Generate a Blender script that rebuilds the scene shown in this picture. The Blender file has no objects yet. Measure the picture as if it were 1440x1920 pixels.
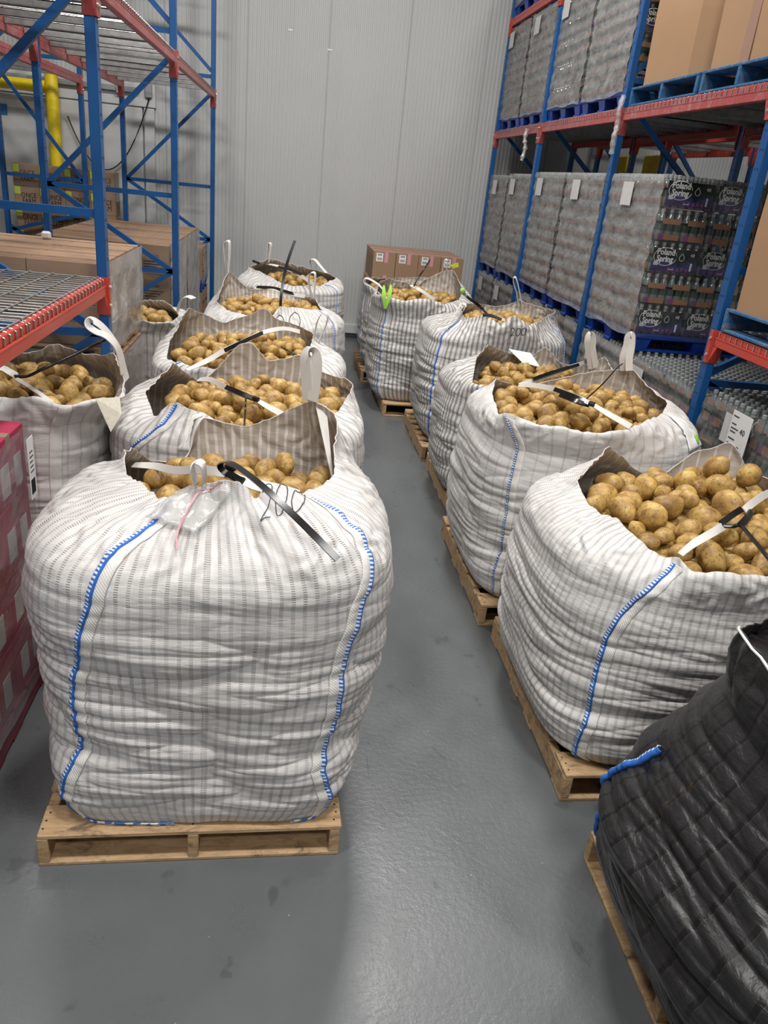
import bpy, math, random
import numpy as np
from mathutils import Vector, Matrix, noise as mnoise

random.seed(7); np.random.seed(7)
S = bpy.context.scene
COL = S.collection

# ------------------------------------------------------------------ camera, world, lights
FPX = 1425.0
cam_d = bpy.data.cameras.new('camera'); cam = bpy.data.objects.new('camera', cam_d); COL.objects.link(cam)
cam_d.sensor_fit = 'HORIZONTAL'; cam_d.sensor_width = 36.0; cam_d.lens = FPX / 1440 * 36.0
cam_d.clip_start = 0.05; cam_d.clip_end = 60
CAM_R = ((0.98935, -0.045446, -0.138279), (-0.107762, 0.409928, -0.90573), (0.097847, 0.910985, 0.400665))
cam.matrix_world = Matrix.Translation((0, 0, 2.2)) @ Matrix(CAM_R).to_4x4()
S.camera = cam

w = bpy.data.worlds.new('world'); S.world = w; w.use_nodes = True
w.node_tree.nodes['Background'].inputs[0].default_value = (0.80, 0.86, 0.92, 1)
w.node_tree.nodes['Background'].inputs[1].default_value = 0.09
S.view_settings.view_transform = 'Standard'; S.view_settings.look = 'None'
S.view_settings.gamma = 1.0; S.view_settings.use_curve_mapping = False
S.view_settings.exposure = 0.85
S.cycles.use_denoising = True
S.cycles.max_bounces = 7; S.cycles.diffuse_bounces = 3; S.cycles.glossy_bounces = 3
S.cycles.transmission_bounces = 4; S.cycles.transparent_max_bounces = 14
S.cycles.caustics_reflective = False; S.cycles.caustics_refractive = False
S.cycles.sample_clamp_indirect = 4.0

# ceiling lamps: long LED high-bay panels over the aisle (fixtures built with the ceiling below)
LAMPS = [(0.9, 6.3, 0.9, 0.5, 130), (3.7, 6.7, 0.9, 0.5, 35), (-1.9, 6.5, 0.9, 0.5, 75), (0.9, 0.7, 0.9, 0.5, 95), (3.7, 0.7, 0.9, 0.5, 30), (-1.9, 0.7, 0.9, 0.5, 80), (0.3, -3.4, 0.9, 0.5, 95)]
for (lx, ly, sx, sy, pw) in LAMPS:
    ld = bpy.data.lights.new('ceiling_lamp_light', 'AREA'); ld.shape = 'RECTANGLE'; ld.size = sx; ld.size_y = sy
    ld.energy = pw; ld.color = (1.0, 0.975, 0.94)
    lo = bpy.data.objects.new('ceiling_lamp_light', ld); COL.objects.link(lo); lo.location = (lx, ly, 6.86)

# ------------------------------------------------------------------ helpers: nodes and materials
class NT:
    def __init__(s, name):
        s.m = bpy.data.materials.new(name); s.m.use_nodes = True; s.t = s.m.node_tree; s.t.nodes.clear()
        s.out = s.n('ShaderNodeOutputMaterial')
    def n(s, typ, props=None, **ins):
        nd = s.t.nodes.new(typ)
        for k, v in (props or {}).items(): setattr(nd, k, v)
        for k, v in ins.items():
            s.set(nd, k, v)
        return nd
    def set(s, nd, k, v):
        k = k.replace('_', ' ') if not k.startswith('i') or not k[1:].isdigit() else int(k[1:])
        sock = nd.inputs[k]
        if isinstance(v, bpy.types.Node): s.t.links.new(v.outputs[0], sock)
        elif isinstance(v, bpy.types.NodeSocket): s.t.links.new(v, sock)
        else:
            if isinstance(v, tuple) and len(v) == 3 and sock.type == 'RGBA': v = (*v, 1)
            sock.default_value = v
    def math(s, op, a, b=0.0, c=None):
        nd = s.n('ShaderNodeMath', {'operation': op}); s.set(nd, 'i0', a); s.set(nd, 'i1', b)
        if c is not None: s.set(nd, 'i2', c)
        return nd
    def mix(s, fac, a, b, blend='MIX'):
        nd = s.n('ShaderNodeMix', {'data_type': 'RGBA', 'blend_type': blend})
        s.set(nd, 'i0', fac); s.set(nd, 'i6', a); s.set(nd, 'i7', b)
        return nd.outputs[2]
    def ramp(s, fac, stops):
        nd = s.n('ShaderNodeValToRGB'); s.set(nd, 'i0', fac); e = nd.color_ramp.elements
        while len(e) < len(stops): e.new(0.5)
        for i, (p, c) in enumerate(stops):
            e[i].position = p; e[i].color = (*c, 1) if isinstance(c, tuple) else (c, c, c, 1)
        return nd.outputs[0]
    def coord(s, which='Object'):
        return s.n('ShaderNodeTexCoord').outputs[which]
    def mapping(s, vec, scale=(1, 1, 1), rot=(0, 0, 0), loc=(0, 0, 0)):
        return s.n('ShaderNodeMapping', None, Vector=vec, Scale=scale, Rotation=rot, Location=loc).outputs[0]
    def noise(s, vec, scale, detail=4, rough=0.55, dist=0.0):
        return s.n('ShaderNodeTexNoise', None, Vector=vec, Scale=float(scale), Detail=float(detail), Roughness=rough, Distortion=dist).outputs[0]
    def bump(s, h, strength=0.3, dist=0.01):
        return s.n('ShaderNodeBump', None, Height=h, Strength=strength, Distance=dist).outputs[0]
    def pbr(s, color, rough=0.6, metal=0.0, normal=None, spec=0.5, **kw):
        p = s.n('ShaderNodeBsdfPrincipled', None, Base_Color=color, Roughness=rough, Metallic=metal)
        p.inputs['Specular IOR Level'].default_value = spec
        if normal is not None: s.set(p, 'Normal', normal)
        for k, v in kw.items(): s.set(p, k, v)
        return p
    def done(s, shader):
        s.t.links.new(shader.outputs[0], s.out.inputs[0]); return s.m

def simple(name, color, rough=0.6, metal=0.0, spec=0.5, vary=0.0, bump=0.0, scale=20):
    t = NT(name); c = color; nrm = None
    if vary or bump:
        n = t.noise(t.coord(), scale, 5, 0.6)
        if vary:
            dark = tuple(x * (1 - vary) for x in color); lite = tuple(min(1, x * (1 + vary)) for x in color)
            c = t.ramp(n, [(0.3, dark), (0.7, lite)])
        if bump: nrm = t.bump(n, bump, 0.004)
    return t.done(t.pbr(c, rough, metal, nrm, spec))

M = {}
def m_floor():
    t = NT('grey_epoxy_floor'); co = t.coord()
    big = t.noise(co, 0.7, 3); mid = t.noise(co, 5, 6, 0.6)
    base = t.mix(big, (0.105, 0.115, 0.120), (0.132, 0.142, 0.147))
    base = t.mix(t.ramp(mid, [(0.35, 0.0), (0.8, 0.35)]), base, (0.152, 0.162, 0.167))
    # dark stains and scuffs of the paint itself
    st = t.noise(t.mapping(co, (1, 0.8, 1)), 5.5, 3, 0.6, 0.4)
    stf = t.ramp(st, [(0.645, 0.0), (0.69, 0.55)])
    base = t.mix(stf, base, (0.062, 0.066, 0.07))
    sc = t.noise(t.mapping(co, (26, 1.1, 1), (0, 0, 0.12)), 1.6, 2, 0.5)
    base = t.mix(t.ramp(sc, [(0.74, 0.0), (0.77, 0.5)]), base, (0.06, 0.064, 0.068))
    vo = t.n('ShaderNodeTexVoronoi', None, Vector=co, Scale=9.0)
    fl = t.ramp(vo.outputs['Distance'], [(0.018, 0.7), (0.03, 0.0)])
    base = t.mix(fl, base, (0.5, 0.5, 0.48))
    fine = t.noise(co, 150, 3, 0.6); med = t.noise(co, 45, 2, 0.5)
    h = t.math('ADD', t.math('MULTIPLY', fine, 0.5), med)
    rough = t.ramp(mid, [(0.3, 0.26), (0.75, 0.40)])
    return t.done(t.pbr(base, rough, 0, t.bump(h, 0.35, 0.004), 0.45))
def m_wall():
    t = NT('white_insulated_panel'); co = t.coord()
    n = t.noise(co, 1.2, 4); st = t.noise(t.mapping(co, (3, 3, 0.35)), 1.0, 4)
    c = t.mix(n, (0.47, 0.485, 0.48), (0.52, 0.53, 0.525))
    c = t.mix(t.ramp(st, [(0.55, 0.0), (0.75, 0.25)]), c, (0.42, 0.43, 0.43))
    return t.done(t.pbr(c, 0.42, 0, t.bump(t.noise(co, 60, 2), 0.05, 0.002), 0.4))
def m_cloth(name, pitch, wid, dash, white=(0.78, 0.762, 0.75), inner=False, hole=(0.13, 0.105, 0.085), hole_mix=0.85, band=0.22, bcol=(0.62, 0.57, 0.53)):
    t = NT(name); uv = t.n('ShaderNodeUVMap').outputs[0]; co = t.coord()
    sep = t.n('ShaderNodeSeparateXYZ', None, Vector=uv)
    wob = t.math('MULTIPLY', t.math('SUBTRACT', t.noise(co, 7, 2), 0.5), 0.012)
    U = t.math('ADD', sep.outputs[0], wob); V = sep.outputs[1]
    fu = t.math('FRACT', t.math('DIVIDE', U, pitch))
    ins = t.math('LESS_THAN', fu, wid)
    fv = t.math('FRACT', t.math('DIVIDE', V, dash))
    ds = t.math('LESS_THAN', fv, 0.42)
    hole_m = t.math('MULTIPLY', ins, ds)
    nn = t.noise(co, 9, 3)
    strength = t.ramp(nn, [(0.3, hole_mix), (0.68, hole_mix * 0.3)])
    dirt = t.noise(co, 3.2, 5, 0.65); spots = t.noise(co, 26, 4, 0.7)
    base = t.mix(t.ramp(dirt, [(0.5, 0.0), (0.78, 0.35)]), white, tuple(white[i] * (0.86, 0.83, 0.80)[i] for i in range(3)))
    base = t.mix(t.ramp(spots, [(0.70, 0.0), (0.78, 0.4)]), base, (0.50, 0.44, 0.38))
    base = t.mix(t.math('MULTIPLY', ins, band if not inner else 0.45), base, bcol if not inner else (0.86, 0.83, 0.78))  # inner: light through the open weave painted as paler stripes and dashes
    col = t.mix(t.math('MULTIPLY', hole_m, strength), base, hole if not inner else (0.92, 0.90, 0.86))
    wr = t.noise(t.mapping(co, (9, 9, 55)), 1.0, 4, 0.6, 0.6)
    wr2 = t.noise(t.mapping(co, (40, 40, 14)), 1.0, 3, 0.6, 0.4)
    weave = t.n('ShaderNodeTexWave', {'bands_direction': 'Y'}, Vector=uv, Scale=330.0)
    h = t.math('ADD', t.math('MULTIPLY', wr, 1.0), t.math('MULTIPLY', wr2, 0.45))
    h = t.math('ADD', h, t.math('MULTIPLY', weave.outputs[1], 0.02))
    nrm = t.bump(h, 0.45, 0.009)
    p = t.pbr(col, 0.5, 0, nrm, 0.35)
    tr = t.n('ShaderNodeBsdfTranslucent', None, Color=col, Normal=nrm)
    mx = t.n('ShaderNodeMixShader', None, i0=0.16 if not inner else 0.22, i1=p, i2=tr)
    return t.done(mx)
def m_black_cloth():
    t = NT('black_mesh_fabric'); uv = t.n('ShaderNodeUVMap').outputs[0]; co = t.coord()
    sep = t.n('ShaderNodeSeparateXYZ', None, Vector=uv)
    wob = t.math('MULTIPLY', t.math('SUBTRACT', t.noise(co, 5, 2), 0.5), 0.02)
    fu = t.math('FRACT', t.math('DIVIDE', t.math('ADD', sep.outputs[0], wob), 0.105))
    band = t.math('LESS_THAN', fu, 0.15)
    edge = t.math('LESS_THAN', t.math('ABSOLUTE', t.math('SUBTRACT', t.math('ABSOLUTE', t.math('SUBTRACT', fu, 0.075)), 0.085)), 0.007)
    ds = t.math('LESS_THAN', t.math('FRACT', t.math('DIVIDE', sep.outputs[1], 0.006)), 0.5)
    worn = t.ramp(t.noise(co, 6, 4, 0.6), [(0.62, 0.0), (0.72, 0.6)])
    scuff = t.noise(t.mapping(co, (30, 30, 8)), 1.0, 5, 0.7)
    c = t.mix(t.ramp(scuff, [(0.45, 0.0), (0.8, 0.6)]), (0.014, 0.0135, 0.0145), (0.036, 0.035, 0.036))
    c = t.mix(band, c, (0.006, 0.006, 0.007))
    c = t.mix(t.math('MULTIPLY', edge, 0.30), c, (0.12, 0.085, 0.055))
    c = t.mix(t.math('MULTIPLY', t.math('MULTIPLY', ds, band), worn), c, (0.30, 0.20, 0.12))
    wr = t.noise(t.mapping(co, (12, 12, 30)), 1.0, 4, 0.6, 0.5)
    h = t.math('ADD', wr, t.math('MULTIPLY', band, -0.25))
    return t.done(t.pbr(c, 0.38, 0, t.bump(h, 0.5, 0.012), 0.5))
def m_stitch():
    t = NT('blue_overlock_stitch'); uv = t.n('ShaderNodeUVMap').outputs[0]
    sep = t.n('ShaderNodeSeparateXYZ', None, Vector=uv)
    w = t.math('MULTIPLY', t.math('SUBTRACT', t.noise(t.coord(), 40, 2), 0.5), 0.006)
    v = t.math('ADD', t.math('ADD', sep.outputs[1], t.math('MULTIPLY', sep.outputs[0], 0.35)), w)
    b = t.math('LESS_THAN', t.math('FRACT', t.math('DIVIDE', v, 0.0125)), 0.5)
    side = t.math('GREATER_THAN', sep.outputs[0], 0.011)
    b = t.math('MAXIMUM', b, side)
    c = t.mix(b, (0.72, 0.74, 0.76), (0.035, 0.15, 0.52))
    return t.done(t.pbr(c, 0.6, 0, t.bump(b, 0.5, 0.003), 0.3))
def m_webbing():
    t = NT('white_webbing'); uv = t.n('ShaderNodeUVMap').outputs[0]
    wv = t.n('ShaderNodeTexWave', {'bands_direction': 'DIAGONAL'}, Vector=uv, Scale=70.0)
    n = t.noise(t.coord(), 14, 4)
    c = t.mix(n, (0.70, 0.67, 0.63), (0.80, 0.785, 0.76))
    return t.done(t.pbr(c, 0.6, 0, t.bump(wv.outputs[1], 0.35, 0.002), 0.3))
def m_potato(name='potato_skin', sc=0.045):
    t = NT(name); co = t.mapping(t.coord(), (sc, sc, sc)); info = t.n('ShaderNodeObjectInfo'); rnd = info.outputs['Random']
    off = t.n('ShaderNodeVectorMath', {'operation': 'SCALE'}, i0=(3.1, 5.3, 7.7)); t.set(off, 'Scale', t.math('MULTIPLY', rnd, 10.0))
    v = t.n('ShaderNodeVectorMath', None, i0=co, i1=off.outputs[0]).outputs[0]
    n1 = t.noise(v, 26, 5, 0.62); n2 = t.noise(v, 75, 4, 0.65); n3 = t.noise(v, 170, 2, 0.5)
    c = t.ramp(n1, [(0.28, (0.20, 0.11, 0.04)), (0.42, (0.38, 0.225, 0.075)), (0.56, (0.56, 0.37, 0.115)), (0.78, (0.72, 0.53, 0.20))])
    c = t.mix(t.ramp(n2, [(0.53, 0.0), (0.68, 0.8)]), c, (0.21, 0.125, 0.055))
    c = t.mix(t.ramp(n3, [(0.64, 0.0), (0.69, 0.8)]), c, (0.09, 0.05, 0.025))
    tone = t.ramp(rnd if sc < 0.5 else t.noise(co, 11, 1), [(0.0, (0.72, 0.68, 0.66)), (0.35, (0.92, 0.90, 0.88)), (1.0, (1.06, 1.05, 1.0))])
    c = t.mix(1.0, c, tone, 'MULTIPLY')
    h = t.math('ADD', t.math('MULTIPLY', n1, 0.6), t.math('MULTIPLY', n2, 0.4))
    return t.done(t.pbr(c, 0.46, 0, t.bump(h, 0.35, 0.004), 0.4))
def m_wood(name, a, b, dark):
    t = NT(name); co = t.coord(); info = t.n('ShaderNodeObjectInfo')
    off = t.n('ShaderNodeVectorMath', None, i0=co, i1=t.n('ShaderNodeVectorMath', {'operation': 'SCALE'}, i0=info.outputs['Location'], Scale=3.0).outputs[0]).outputs[0]
    g = t.noise(t.mapping(off, (2.5, 26, 26)), 1.6, 5, 0.65, 0.6)
    c = t.ramp(g, [(0.3, b), (0.6, a)])
    st = t.noise(t.mapping(off, (7, 13, 13)), 1.0, 6, 0.75, 1.2)
    c = t.mix(t.ramp(st, [(0.49, 0.0), (0.58, 0.3), (0.66, 0.85)]), c, dark)
    kn = t.noise(t.mapping(off, (3, 40, 40)), 1.3, 4, 0.7, 1.5); c = t.mix(t.ramp(kn, [(0.60, 0.0), (0.72, 0.35)]), c, dark)
    return t.done(t.pbr(c, 0.68, 0, t.bump(g, 0.3, 0.003), 0.25))
def m_paint(name, col, chip, worn=(0.66, 0.76)):
    t = NT(name); co = t.coord()
    n = t.noise(co, 18, 5, 0.7); b = t.noise(co, 3, 3)
    c = t.mix(b, tuple(x * 0.85 for x in col), col)
    c = t.mix(t.ramp(n, [(worn[0], 0.0), (worn[1], 0.7)]), c, chip)
    return t.done(t.pbr(c, 0.36, 0, t.bump(n, 0.08, 0.002), 0.5))
def m_film(name, a_lo, a_hi, col=(0.62, 0.62, 0.61), scale=(4, 4, 4), rough=0.28):
    t = NT(name); co = t.coord()
    n = t.noise(t.mapping(co, scale), 1.0, 5, 0.6, 0.6)
    a = t.ramp(n, [(0.3, a_lo), (0.7, a_hi)])
    fold = t.noise(t.mapping(co, (7, 7, 16)), 1.0, 4, 0.6, 1.0)
    nrm = t.bump(fold, 0.5, 0.012)
    p = t.pbr(col, rough, 0, nrm, 0.6)
    gl = t.n('ShaderNodeBsdfGlossy', None, Color=(0.9, 0.9, 0.9), Roughness=0.12, Normal=nrm)
    tr = t.n('ShaderNodeBsdfTransparent')
    m1 = t.n('ShaderNodeMixShader', None, i0=a, i1=tr, i2=p)
    fr = t.n('ShaderNodeFresnel', None, IOR=1.45, Normal=nrm)
    m2 = t.n('ShaderNodeMixShader', None, i0=t.math('MULTIPLY', fr, 0.35), i1=m1, i2=gl)
    return t.done(m2)
def m_card(name, a, b, scale=3.0):
    t = NT(name); co = t.coord()
    n = t.noise(co, scale, 4, 0.6); l = t.noise(t.mapping(co, (1, 1, 60)), 1.0, 2)
    c = t.mix(n, b, a)
    return t.done(t.pbr(c, 0.72, 0, t.bump(l, 0.12, 0.002), 0.2))
M['floor'] = m_floor(); M['wall'] = m_wall()
M['trim'] = simple('pale_trim', (0.56, 0.57, 0.57), 0.5, vary=0.06, scale=4)
M['ceiling'] = simple('white_ceiling_panel', (0.72, 0.73, 0.73), 0.7)
M['black_cloth'] = m_black_cloth(); M['stitch'] = m_stitch(); M['webbing'] = m_webbing(); M['potato'] = m_potato(); M['potato_far'] = m_potato('potato_skin_far', 1.0)
M['cloth_fine'] = m_cloth('woven_sack_fine_stripes', 0.034, 0.34, 0.0056)
M['cloth_wide'] = m_cloth('woven_sack_wide_stripes', 0.068, 0.15, 0.0075, hole_mix=0.6)
M['cloth_bold'] = m_cloth('woven_sack_bold_stripes', 0.043, 0.44, 0.005, hole=(0.16, 0.15, 0.14), hole_mix=0.95, band=0.95, bcol=(0.43, 0.41, 0.395))
M['cloth_mid'] = m_cloth('woven_sack_mid_stripes', 0.046, 0.30, 0.0065, hole_mix=0.8, band=0.7, bcol=(0.55, 0.52, 0.49))
INSIDE_SHADE = (0.52, 0.46, 0.405)  # shade inside the open bags put into the cloth colour
M['in_fine'] = m_cloth('sack_inside_fine', 0.034, 0.34, 0.0056, INSIDE_SHADE, True)
M['in_wide'] = m_cloth('sack_inside_wide', 0.068, 0.15, 0.0075, INSIDE_SHADE, True)
M['in_bold'] = m_cloth('sack_inside_bold', 0.043, 0.44, 0.005, INSIDE_SHADE, True)
M['in_mid'] = m_cloth('sack_inside_mid', 0.046, 0.30, 0.0065, INSIDE_SHADE, True)
M['pine'] = m_wood('pallet_pine', (0.56, 0.38, 0.215), (0.40, 0.255, 0.135), (0.10, 0.07, 0.05))
M['old_blue_wood'] = m_wood('worn_blue_pallet_wood', (0.035, 0.14, 0.30), (0.02, 0.09, 0.21), (0.23, 0.21, 0.18))
M['blue_plastic'] = simple('blue_plastic', (0.008, 0.045, 0.30), 0.35, vary=0.2)
M['red_plastic'] = simple('red_plastic', (0.20, 0.008, 0.03), 0.4, vary=0.2)
M['rack_blue'] = m_paint('rack_blue_paint', (0.006, 0.085, 0.28), (0.12, 0.16, 0.2))
M['rack_red'] = m_paint('rack_red_paint', (0.56, 0.060, 0.040), (0.30, 0.10, 0.09), (0.55, 0.75))
M['rack_red_worn'] = m_paint('rack_red_paint_dusty', (0.42, 0.075, 0.075), (0.42, 0.30, 0.30), (0.5, 0.72))
M['zinc'] = simple('zinc_wire', (0.50, 0.50, 0.49), 0.35, 0.85, vary=0.2)
M['hole'] = simple('slot_dark', (0.006, 0.010, 0.02), 0.9)
M['bolt'] = simple('zinc_bolt', (0.75, 0.75, 0.73), 0.3, 0.9)
M['black'] = simple('black_plastic', (0.008, 0.008, 0.008), 0.22, spec=0.6)
M['ink'] = simple('marker_ink', (0.035, 0.035, 0.05), 0.6)
M['white'] = simple('white_paper', (0.80, 0.80, 0.79), 0.6)
M['paper_dull'] = simple('dull_paper', (0.60, 0.60, 0.59), 0.6, vary=0.05)
M['yellow'] = simple('yellow_paint', (0.80, 0.60, 0.01), 0.4, vary=0.06)
M['cream'] = simple('cream_label', (0.74, 0.70, 0.58), 0.6, vary=0.12, scale=60)
M['lime'] = simple('lime_label', (0.55, 0.68, 0.03), 0.5)
M['green_tag'] = simple('green_tag', (0.30, 0.62, 0.06), 0.5)
M['pink'] = simple('pink_tape', (0.62, 0.30, 0.34), 0.4)
M['blue_tape'] = simple('blue_sticker', (0.01, 0.17, 0.42), 0.5)
M['grey_metal'] = simple('grey_metal', (0.34, 0.35, 0.36), 0.4, 0.3, vary=0.05)
M['dark_joint'] = simple('dark_base_joint', (0.035, 0.04, 0.06), 0.7)
M['carton'] = m_card('brown_carton', (0.36, 0.235, 0.15), (0.29, 0.185, 0.12))
M['carton_tan'] = m_card('tan_carton', (0.42, 0.265, 0.155), (0.35, 0.215, 0.125), 1.2)
M['carton_red'] = m_card('red_carton', (0.46, 0.045, 0.10), (0.30, 0.03, 0.07))
M['tape'] = simple('brown_clear_tape', (0.34, 0.20, 0.15), 0.2)
M['film_milk'] = m_film('stretch_film_milky', 0.26, 0.66, (0.44, 0.445, 0.44), (9, 9, 16))
M['film_mid'] = m_film('stretch_film_thin', 0.08, 0.42, (0.42, 0.425, 0.42), (7, 7, 12))
M['film_clear'] = m_film('stretch_film_clear', 0.0, 0.14, (0.45, 0.45, 0.45))
M['film_grey'] = m_film('stretch_film_over_cartons', 0.30, 0.72, (0.52, 0.50, 0.49), (2, 2, 3))
M['film_light'] = m_film('stretch_film_over_red', 0.06, 0.40, (0.45, 0.42, 0.43), (3, 3, 5))
M['poly'] = m_film('clear_poly_sheet', 0.22, 0.5, (0.8, 0.79, 0.77), rough=0.3)
M['bottle'] = simple('clear_water_bottle', (0.13, 0.16, 0.155), 0.07, 0.0, 1.0, vary=0.3, scale=30)
M['cap'] = simple('bottle_cap', (0.30, 0.32, 0.32), 0.15, spec=0.8)
M['bottle_band'] = simple('dark_green_bottle_label', (0.012, 0.045, 0.03), 0.18, spec=0.8)
M['orange_card'] = simple('orange_brown_card', (0.36, 0.17, 0.085), 0.5, vary=0.1)
M['purple'] = simple('purple_print', (0.22, 0.05, 0.19), 0.35, vary=0.3, scale=60)
M['emit_lamp'] = (lambda t: t.done(t.n('ShaderNodeEmission', None, Color=(1, 0.97, 0.93), Strength=8.0)))(NT('lamp_diffuser'))
def m_print():
    t = NT('dark_green_pack_print'); co = t.coord(); sep = t.n('ShaderNodeSeparateXYZ', None, Vector=co)
    n = t.noise(co, 14, 3)
    h = t.math('ADD', t.math('MULTIPLY', sep.outputs[2], 5.0), t.math('MULTIPLY', t.math('SUBTRACT', n, 0.5), 0.9))
    c = t.ramp(h, [(0.20, (0.05, 0.03, 0.12)), (0.30, (0.03, 0.05, 0.20)), (0.42, (0.015, 0.03, 0.09)), (0.50, (0.004, 0.016, 0.012))])
    return t.done(t.pbr(c, 0.12, 0, t.bump(t.noise(t.mapping(co, (16, 16, 5)), 1.0, 3), 0.5, 0.01), 0.8))
M['print'] = m_print()

# ------------------------------------------------------------------ helpers: meshes and objects
class MB:
    """collects geometry; build() links it as ONE mesh object"""
    def __init__(s): s.v = []; s.f = []; s.mi = []; s.uv = {}; s.k = 0
    def add(s, vs, fs, mi=None):
        b = len(s.v); s.v += [tuple(v) for v in vs]; s.f += [tuple(b + i for i in f) for f in fs]
        s.mi += [s.k if mi is None else mi] * len(fs); return s
    def box(s, x0, x1, y0, y1, z0, z1, bev=0.0, mi=None):
        if bev <= 0:
            vs = [(x, y, z) for z in (z0, z1) for y in (y0, y1) for x in (x0, x1)]
            return s.add(vs, [(0, 2, 3, 1), (4, 5, 7, 6), (0, 1, 5, 4), (2, 6, 7, 3), (0, 4, 6, 2), (1, 3, 7, 5)], mi)
        b = min(bev, (x1 - x0) / 2.01, (y1 - y0) / 2.01, (z1 - z0) / 2.01)
        vs = []; xs = (x0, x1); ys = (y0, y1); zs = (z0, z1); sg = (1, -1); idx = {}
        for i in (0, 1):
            for j in (0, 1):
                for k in (0, 1):
                    for a in range(3):
                        p = [xs[i] + sg[i] * b, ys[j] + sg[j] * b, zs[k] + sg[k] * b]; p[a] = (xs, ys, zs)[a][(i, j, k)[a]]
                        idx[i, j, k, a] = len(vs); vs.append(p)
        fs = []
        for a in range(3):
            o = [c for c in range(3) if c != a]
            for e in (0, 1):
                q = []
                for (m, n) in ((0, 0), (1, 0), (1, 1), (0, 1)):
                    t = [0, 0, 0]; t[a] = e; t[o[0]] = m; t[o[1]] = n; q.append(idx[(*t, a)])
                fs.append(q)
            for m in (0, 1):
                for n in (0, 1):
                    t0 = [0, 0, 0]; t0[o[0]] = m; t0[o[1]] = n; t1 = list(t0); t1[a] = 1
                    fs.append([idx[(*t0, o[0])], idx[(*t1, o[0])], idx[(*t1, o[1])], idx[(*t0, o[1])]])
        for i in (0, 1):
            for j in (0, 1):
                for k in (0, 1): fs.append([idx[i, j, k, 0], idx[i, j, k, 1], idx[i, j, k, 2]])
        return s.add(vs, fs, mi)
    def beam(s, p, q, w, h, mi=None):
        p = Vector(p); q = Vector(q); d = (q - p).normalized()
        up = Vector((0, 0, 1)) if abs(d.z) < 0.9 else Vector((0, 1, 0))
        a = d.cross(up).normalized() * w / 2; b = a.cross(d).normalized() * h / 2
        vs = [c + sa * a + sb * b for c in (p, q) for sa, sb in ((-1, -1), (1, -1), (1, 1), (-1, 1))]
        return s.add(vs, [(3, 2, 1, 0), (4, 5, 6, 7), (0, 1, 5, 4), (1, 2, 6, 5), (2, 3, 7, 6), (3, 0, 4, 7)], mi)
    def tube(s, pts, r, n=6, mi=None, cap=True):
        pts = [Vector(p) for p in pts]; rings = []
        for i, p in enumerate(pts):
            d = (pts[min(i + 1, len(pts) - 1)] - pts[max(i - 1, 0)]).normalized()
            up = Vector((0, 0, 1)) if abs(d.z) < 0.9 else Vector((1, 0, 0))
            a = d.cross(up).normalized(); b = a.cross(d)
            rr = r[i] if isinstance(r, (list, tuple)) else r
            rings.append([p + rr * (math.cos(t) * a + math.sin(t) * b) for t in [2 * math.pi * k / n for k in range(n)]])
        vs = [v for R in rings for v in R]; fs = []
        for i in range(len(pts) - 1):
            for k in range(n): fs.append((i * n + k, i * n + (k + 1) % n, (i + 1) * n + (k + 1) % n, (i + 1) * n + k))
        if cap: fs.append(tuple(range(n - 1, -1, -1))); fs.append(tuple((len(pts) - 1) * n + k for k in range(n)))
        return s.add(vs, fs, mi)
    def lathe(s, prof, n=12, c=(0, 0, 0), mi=None):
        vs = [(c[0] + r * math.cos(2 * math.pi * k / n), c[1] + r * math.sin(2 * math.pi * k / n), c[2] + z) for r, z in prof for k in range(n)]
        fs = [(i * n + k, i * n + (k + 1) % n, (i + 1) * n + (k + 1) % n, (i + 1) * n + k) for i in range(len(prof) - 1) for k in range(n)]
        fs.append(tuple((len(prof) - 1) * n + k for k in range(n)))
        return s.add(vs, fs, mi)
    def ribbon(s, pts, wdir, w, th=0.004, mi=None):
        """flat strap of width w along pts; wdir = per-point (or one) width direction"""
        pts = [Vector(p) for p in pts]; n = len(pts); vs = []
        for i, p in enumerate(pts):
            d = (pts[min(i + 1, n - 1)] - pts[max(i - 1, 0)]).normalized()
            wd = Vector(wdir[i] if isinstance(wdir, list) else wdir); wd = (wd - d * wd.dot(d)).normalized()
            nn = d.cross(wd).normalized() * th / 2; ww = w[i] if isinstance(w, list) else w
            vs += [p + wd * ww / 2 + nn, p - wd * ww / 2 + nn, p - wd * ww / 2 - nn, p + wd * ww / 2 - nn]
        fs = [(i * 4 + k, i * 4 + (k + 1) % 4, i * 4 + 4 + (k + 1) % 4, i * 4 + 4 + k) for i in range(n - 1) for k in range(4)]
        fs += [(3, 2, 1, 0), tuple((n - 1) * 4 + k for k in range(4))]
        return s.add(vs, fs, mi)
    def mesh(s, name, mats, smooth=None):
        me = bpy.data.meshes.new(name); me.from_pydata(s.v, [], s.f)
        for m in (mats if isinstance(mats, (list, tuple)) else [mats]): me.materials.append(M[m] if isinstance(m, str) else m)
        if any(s.mi): me.polygons.foreach_set('material_index', s.mi)
        if smooth is not None:
            me.polygons.foreach_set('use_smooth', [True] * len(s.f))
            if smooth: me.set_sharp_from_angle(angle=math.radians(smooth))
        me.update(); return me
    def build(s, name, mats, parent=None, smooth=None):
        return link(name, s.mesh(name, mats, smooth), parent)

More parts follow.
